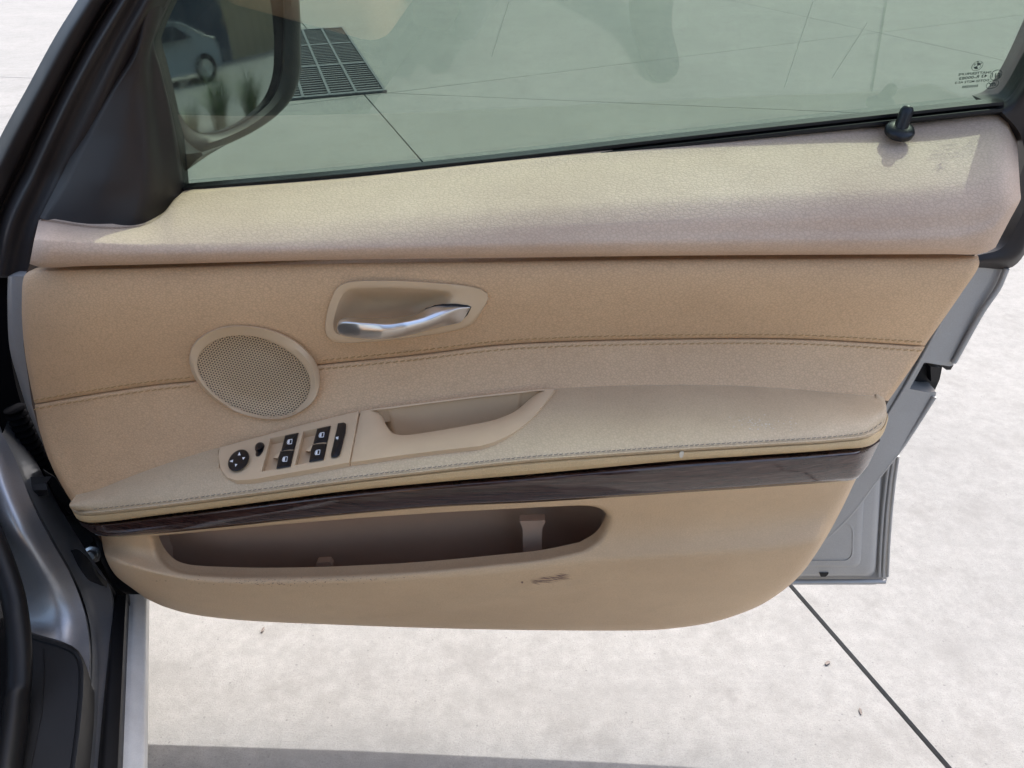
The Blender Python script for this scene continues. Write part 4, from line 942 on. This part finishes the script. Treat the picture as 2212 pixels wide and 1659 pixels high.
# sill scuff plate
SP_ = resample([(50, 1366), (90, 1373), (140, 1388), (168, 1404), (182, 1430), (184, 1480), (178, 1560), (166, 1659), (130, 1950), (-30, 1950), (20, 1659), (46, 1500)], 90, True)
mb = MB(); a = atZ(SP_, .384); b = atZ(inset_loop(SP_, 4), .389); d = atZ(inset_loop(SP_, 11), .389); e = atZ(inset_loop(SP_, 15), .3865); mb.loft([a-np.array([0, 0, .04]), a, b, d, e], False, False); mb.add(e, fill_holes(inset_loop(SP_, 15), []))
sp = mb.build('sill_scuff_plate', M['black'], bodyE, sharp=50)
P = atZ(np.array([(93, 1400), (96, 1450), (90, 1540), (78, 1600), (66, 1659), (40, 1800)], float), .387); mb = MB(); tube(P, .0007, mb, 6); mb.build('plate_groove', M['rubber'], sp)
# rubber door seal on the body
P = atZ(resample([(-60, 1060), (-25, 1140), (5, 1215), (28, 1290), (40, 1370), (42, 1450), (32, 1560), (18, 1659), (-20, 1950)], 60), np.interp(np.linspace(0, 1, 60), [0, .3, .5, 1], [.56, .46, .405, .39])); mb = MB(); tube(P, .013, mb, 12); mb.build('door_seal', M['rubber'], bodyE)
# dark hinge well behind everything
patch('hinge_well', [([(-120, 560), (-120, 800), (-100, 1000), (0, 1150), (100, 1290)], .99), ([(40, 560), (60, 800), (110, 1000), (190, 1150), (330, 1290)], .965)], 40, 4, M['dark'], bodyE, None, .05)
# check strap bar
mb = MB(); P = hit([(-60, 1066), (20, 1062), (104, 1058)], .80)
for z0, z1, m_ in ((0, 0, 0),):
    q = [(-70, 1050), (100, 1044), (102, 1058), (-70, 1064)]; q2 = [(-70, 1064), (102, 1058), (104, 1071), (-70, 1079)]
a = np.vstack([hit(q[:2], .815), hit(q[2:], .805)]); b = np.vstack([hit(q2[:2], .805), hit(q2[2:], .812)]); mb.add(a, [(0, 1, 2, 3)]); mb.add(b, [(0, 1, 2, 3)])
top_ = hit(q[:2], .815); mb.add(np.vstack([top_, top_+np.array([0, .015, 0])]), [(0, 1, 3, 2)])
mb.build('check_strap', M['black'], bodyE, False)
# harness bellows
mb = MB(); P = atY(resample([(30, 880), (54, 930), (80, 985), (98, 1020)], 60), .90); r = .012+.0022*np.sin(np.linspace(0, 22*math.pi, 60)); tube(P, r, mb, 14); mb.build('harness_bellows', M['dark'], bodyE)
# lower hinge: bracket, leaf, bolt
hg = [('hinge_bracket', [(108, 1128), (130, 1118), (168, 1110), (196, 1120), (204, 1168), (180, 1195), (140, 1206), (128, 1180)], .865, .03, 'black'), ('hinge_leaf', [(112, 1166), (142, 1154), (160, 1196), (136, 1210)], .852, .02, 'paint'), ('pillar_bracket', [(100, 1080), (112, 1074), (140, 1118), (112, 1128), (104, 1120)], .872, .02, 'black'),
      ('door_edge_flap', [(92, 1012), (120, 1030), (150, 1078), (172, 1124), (150, 1110), (118, 1070)], .868, .02, 'black')]
for nm, pts, y, th_, mt in hg:
    q = resample(pts, 40, True, False); qi = inset_loop(q, 2.); mb = MB(); mb.loft([atY(q, y+th_), atY(q, y+.003), atY(qi, y)]); mb.add(atY(qi, y), fill_holes(qi, [])); mb.build(nm, M[mt], bodyE, True, 35)
M['steel'] = plain('zinc_bolt', (.55, .55, .55), .3, 1.)
mb = MB(); lathe([(.014, -.01), (.014, 0), (.012, .003), (.008, .0035), (.0078, .010), (.006, .012)], atY(np.array([[200., 1196.]]), .862)[0], (.2, -.9, .35), mb, 24); mb.build('hinge_bolt', M['steel'], bodyE, sharp=40)
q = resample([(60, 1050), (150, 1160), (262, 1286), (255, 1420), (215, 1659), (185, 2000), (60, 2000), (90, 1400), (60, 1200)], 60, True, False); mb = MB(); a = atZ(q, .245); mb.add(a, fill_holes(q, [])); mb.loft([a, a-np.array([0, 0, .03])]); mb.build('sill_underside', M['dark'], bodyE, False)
# torn liner flap under the hinge
zrows('wheel_arch_liner', [([(150, 1190), (165, 1186), (185, 1200), (215, 1240), (240, 1265), (248, 1276)], [.42, .425, .42, .38, .34, .33]), ([(140, 1206), (160, 1220), (185, 1250), (215, 1285), (240, 1310), (246, 1330)], [.40, .40, .38, .345, .325, .32]), ([(150, 1240), (170, 1270), (195, 1310), (215, 1350), (232, 1390), (240, 1410)], [.37, .36, .34, .33, .322, .32])], 40, 5, M['black'], .02)
# cowl: dark inner face left of the frame end
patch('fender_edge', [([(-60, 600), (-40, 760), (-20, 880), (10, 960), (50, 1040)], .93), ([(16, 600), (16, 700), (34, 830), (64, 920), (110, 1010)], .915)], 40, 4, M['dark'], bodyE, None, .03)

# the rest of the car, beside and behind the viewer: it shades the door and shows in its gloss
H0 = np.array([-.5, .87]); fwd = np.array([-.365, .931]); rgt = np.array([.931, .365])
def carp(sb, l, z): p = H0-fwd*sb-rgt*l; return (p[0], p[1], z)
def slab_loft(name, sections, mat, parent=car, sharp=40):
    """sections: list of closed loops of (back, left, z)"""
    mb = MB(); mb.loft([np.array([carp(*p) for p in l]) for l in sections], True, True); return mb.build(name, mat, parent, True, sharp)
def rbox(s0, s1, l0, l1, r=.04, n=5):
    p = []
    for cx_, cy_, a0 in ((s1-r, l0+r, -90), (s1-r, l1-r, 0), (s0+r, l1-r, 90), (s0+r, l0+r, 180)):
        for k in range(n): t = math.radians(a0+k*90/(n-1)); p.append((cx_+r*math.cos(t), cy_+r*math.sin(t)))
    return p
def blk(name, s0, s1, l0, l1, zs, mat, lean=0., r=.05, parent=car):
    return slab_loft(name, [[(a+lean*(z-zs[0][0]), b, z) for a, b in rbox(s0+k, s1-k, l0+k, l1-k, r)] for z, k in zs], mat, parent)
M['carpet'] = plastic('dark_carpet', (.012, .012, .013), .95, .5, 500, spec=.1)
blk('cabin_floor', -.25, 2.1, .17, 1.42, [(.20, 0), (.27, 0)], M['carpet'], r=.03)
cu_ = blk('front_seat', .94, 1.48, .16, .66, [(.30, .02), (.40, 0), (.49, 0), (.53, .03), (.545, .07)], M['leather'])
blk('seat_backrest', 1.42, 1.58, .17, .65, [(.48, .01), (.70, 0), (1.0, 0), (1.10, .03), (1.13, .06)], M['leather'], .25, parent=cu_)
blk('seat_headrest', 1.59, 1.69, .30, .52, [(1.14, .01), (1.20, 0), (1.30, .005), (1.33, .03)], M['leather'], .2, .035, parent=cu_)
blk('centre_console', .1, 1.3, .68, .88, [(.27, 0), (.48, 0), (.50, .02)], M['black'])
blk('dashboard', -.15, .30, .38, 1.42, [(.55, .05), (.75, 0), (.90, .02), (.94, .08)], M['black_soft'])
slab_loft('centre_pillar', [[(a, b, z) for a, b in rbox(1.06+.10*(z-.35), 1.20+.06*(z-.35), .05+.22*max(0, z-.9), .15+.22*max(0, z-.9), .03)] for z in (.30, .6, .9, 1.2, 1.36)], M['black_soft'])
slab_loft('rear_door', [[(a, b, z) for a, b in rbox(1.14, 2.12, -.03+k, .08, .03)] for z, k in ((.22, .05), (.30, .02), (.55, -.01), (.78, .0), (.92, .05))], M['paint_body'])
fw2, rg2 = np.array([-.6, .8]), np.array([.8, .6]); secs = []
for t, zt, kk in ((0., .90, .03), (.10, .92, .0), (.6, .90, .0), (1.1, .84, .04), (1.35, .74, .10), (1.42, .60, .16)):
    b0 = np.array([-.70, .95])+fw2*t; ln2 = []
    for l_, z_ in ((.06+kk, .22), (.0+kk, .40), (-.01+kk, .66), (.03+kk, zt-.09), (.12+kk, zt-.015), (.35, zt+.01), (.80, zt+.02), (1.15, zt), (1.28-kk, zt-.12), (1.28-kk, .22)):
        q_ = b0-rg2*l_; ln2.append((q_[0], q_[1], z_))
    secs.append(np.array(ln2))
mb = MB(); mb.loft(secs, True, True); mb.build('front_fender', M['paint_body'], car, True, 40)
slab_loft('roof', [[(a, b, z) for a, b in rbox(.50+k, 2.35-k, .20+k, 1.28-k, .12)] for z, k in ((1.36, 0), (1.385, 0), (1.41, .05), (1.425, .2))], M['paint_body'])

# ------------------------------------------------------------------ what the side mirror shows: a parked car, grass, a wall
def wall_panel(name, y0, y1, mat):
    mb = MB(); n = int((y1-y0)/.25); v = []
    for k in range(n+1):
        y = y0+(y1-y0)*k/n; v.append((13.0+(.03 if k % 2 else 0), y))
    lo = np.array([(x, y, 0) for x, y in v]); hi = np.array([(x, y, 4.2) for x, y in v]); mb.grid(np.stack([lo, hi])); mb.grid(np.stack([lo+np.array([.15, 0, 0]), hi+np.array([.15, 0, 0])]), True); mb.grid(np.stack([hi, hi+np.array([.15, 0, 0])])); return mb
M['navy'] = plastic('navy_cladding', (.035, .05, .075), .6, .1, 40); M['beige_wall'] = plastic('beige_cladding', (.42, .31, .19), .8, .1, 40)
tag(wall_panel('wall', -9., 4.2, 0).build('clad_wall', M['navy'], None, False), 'dark blue ribbed wall behind the parked white car', 'wall')
tag(wall_panel('wall', 4.25, 16., 0).build('clad_wall', M['beige_wall'], None, False), 'beige ribbed wall continuing from the dark blue one', 'wall')
pc = empty('parked_car', (8.9, .4, 0), 'white parked car standing in front of the dark blue wall', 'car')
M['white_paint'] = plain('white_paint', (.33, .335, .34), .3, 0., .5); M['dark_glass'] = plain('dark_glass', (.01, .012, .015), .08)
prof = resample([(-2.1, .30), (-2.12, .55), (-2.0, .80), (-1.5, .90), (-1.0, 1.02), (-.5, 1.38), (.5, 1.44), (1.3, 1.36), (1.95, 1.0), (2.2, .92), (2.28, .60), (2.22, .30), (1.2, .24), (-1.2, .24)], 90, True)
mb = MB(); lp_ = []
for dx, k in ((-.80, .90), (-.87, .97), (-.86, 1.0), (.86, 1.0), (.87, .97), (.80, .90)):
    q = prof.copy(); q[:, 1] = .6+(q[:, 1]-.6)*k; inw = .22*np.clip((q[:, 1]-.92)/.5, 0, 1); lp_.append(np.column_stack([8.9+dx*(1-inw), .4+q[:, 0], q[:, 1]]))
mb.loft(lp_, True, True); mb.build('body', M['white_paint'], pc, True, 40)
for yc in (-.95, 1.75):
    t = np.linspace(0, 2*math.pi, 28, endpoint=False); mb = MB()
    mb.loft([np.column_stack([np.full(28, x), .4+yc+r*np.cos(t), .32+r*np.sin(t)]) for x, r in ((8.20, .30), (8.02, .32), (7.995, .30), (7.99, .21), (8.02, .20))], True, True); mb.build('wheel', M['rubber'], pc, True, 40)
    mb = MB(); mb.loft([np.column_stack([np.full(28, x), .4+yc+r*np.cos(t), .32+r*np.sin(t)]) for x, r in ((8.03, .20), (8.00, .19), (8.01, .06), (7.995, .05))], False, True); mb.build('hub_cap', M['steel'], pc, True, 40)
for a, b, c_, d in (((-.9, .98), (-.35, 1.34), (.25, 1.36), (.25, .98)), ((.32, .98), (.32, 1.36), (1.1, 1.30), (1.55, 1.0))):
    q = np.array([a, b, c_, d]); xx = 8.9-.875*(1-.22*np.clip((q[:, 1]-.92)/.5, 0, 1))-.004; P = np.column_stack([xx, .4+q[:, 0], q[:, 1]]); mb = MB(); mb.loft([P, P+np.array([.01, 0, 0])], True, True); mb.build('window', M['dark_glass'], pc, False)
rg = random.Random(3)
for x0, y0, n, h, lab in ((3.45, 1.62, 420, .70, 'tall green grass tuft growing at the edge of the concrete'), (3.35, 1.20, 160, .42, 'short sparse grass tuft left of the tall green one'), (3.5, 2.15, 420, .66, 'straw coloured grass tuft right of the tall green one')):
    mb = MB()
    for k in range(n):
        a = rg.uniform(0, 6.28); rr_ = rg.uniform(0, .10); L = h*rg.uniform(.5, 1.1); out_ = rg.uniform(.1, .75); wd = rg.uniform(.002, .005)
        dx, dy = math.cos(a), math.sin(a); P = [np.array([x0+dx*(rr_+out_*L*t*t), y0+dy*(rr_+out_*L*t*t), L*(t-.35*out_*t*t)]) for t in (0, .35, .7, 1)]
        sd = np.array([-dy, dx, 0]); V = []
        for p, wq in zip(P, (1, .9, .6, .1)): V += [p-sd*wd*wq, p+sd*wd*wq]
        mb.add(V, [(0, 1, 3, 2), (2, 3, 5, 4), (4, 5, 7, 6)])
    tag(mb.build('grass_tuft', M['grass'], None, True), lab, 'grass')

# the person holding the camera: seen only as a dark shape in the pane and the lacquer
def skin_body(name, chains, mat, parent):
    V, E, R = [], [], []; idx = {}
    for ch in chains:
        prev = None
        for p, r in ch:
            k = tuple(np.round(p, 4))
            if k not in idx: idx[k] = len(V); V.append(p); R.append(r)
            if prev is not None: E.append((prev, idx[k]))
            prev = idx[k]
    me = bpy.data.meshes.new(name); me.from_pydata(V, E, []); me.materials.append(mat); o = bpy.data.objects.new(name, me); COL.objects.link(o); o.parent = parent; o.matrix_parent_inverse = world_of(parent).inverted()
    o.modifiers.new('skin', 'SKIN'); me.skin_vertices[0].data[0].use_root = True
    for sv, r in zip(me.skin_vertices[0].data, R): sv.radius = (r, r)
    sub = o.modifiers.new('sub', 'SUBSURF'); sub.levels = 2; sub.render_levels = 2
    return o
M['trousers'] = plastic('dark_trousers', (.020, .022, .030), .9, .2, 300, spec=.1); M['skin'] = plastic('skin', (.45, .27, .19), .55); M['hair'] = plastic('hair', (.02, .015, .012), .6)
pe = empty('person', (.3, -.5, 0), 'person in dark clothes leaning towards the open door from beside the sill', 'person')
pv = (.22, -.56, .92)
clothes = skin_body('body', [[(pv, .15), ((.17, -.50, 1.10), .15), ((.12, -.43, 1.28), .16), ((.09, -.37, 1.40), .09), ((.07, -.33, 1.47), .055), ((.06, -.30, 1.54), .085), ((.05, -.29, 1.63), .09), ((.05, -.29, 1.70), .06)],
    [(pv, .15), ((.31, -.54, .86), .10), ((.37, -.46, .48), .085), ((.40, -.50, .12), .07), ((.41, -.46, .05), .06), ((.43, -.36, .045), .055), ((.44, -.28, .04), .045)],
    [(pv, .15), ((.10, -.52, .86), .095), ((.00, -.40, .62), .072), ((-.20, -.42, .38), .05), ((-.22, -.40, .315), .042), ((-.26, -.30, .305), .038)],
    [((.12, -.43, 1.28), .16), ((.29, -.40, 1.34), .06), ((.30, -.22, 1.15), .045), ((.13, -.10, 1.14), .034), ((.09, -.07, 1.15), .03)],
    [((.12, -.43, 1.28), .16), ((-.06, -.40, 1.34), .06), ((-.18, -.24, 1.15), .045), ((-.11, -.10, 1.14), .034), ((-.08, -.07, 1.15), .03)]], M['trousers'], pe)

# ------------------------------------------------------------------ debris on the concrete
for k, (px, py, a_, b_, rot, lab) in enumerate(((1787, 1434, .006, .0025, .6, 'brown dry leaf fragment lying beside the slab joint'), (568, 1362, .006, .002, 1.5, 'dark curled leaf scrap on concrete below the door corner'), (1858, 1538, .006, .0018, 1.4, 'thin grey twig scrap on concrete beside the slab joint'))):
    p = ground_pt(px, py); t = np.linspace(0, 2*math.pi, 12, endpoint=False); rj = 1+.3*np.random.rand(12)
    l = np.column_stack([a_*np.cos(t)*rj, b_*np.sin(t)*rj, .002+.002*np.random.rand(12)]); c_, s_ = math.cos(rot), math.sin(rot)
    l = np.column_stack([p[0]+l[:, 0]*c_-l[:, 1]*s_, p[1]+l[:, 0]*s_+l[:, 1]*c_, l[:, 2]]); mb = MB(); mb.loft([l-np.array([0, 0, .0015]), l], True, True)
    tag(mb.build('leaf_fragment', M['leaf'], None, False), lab, 'leaf')
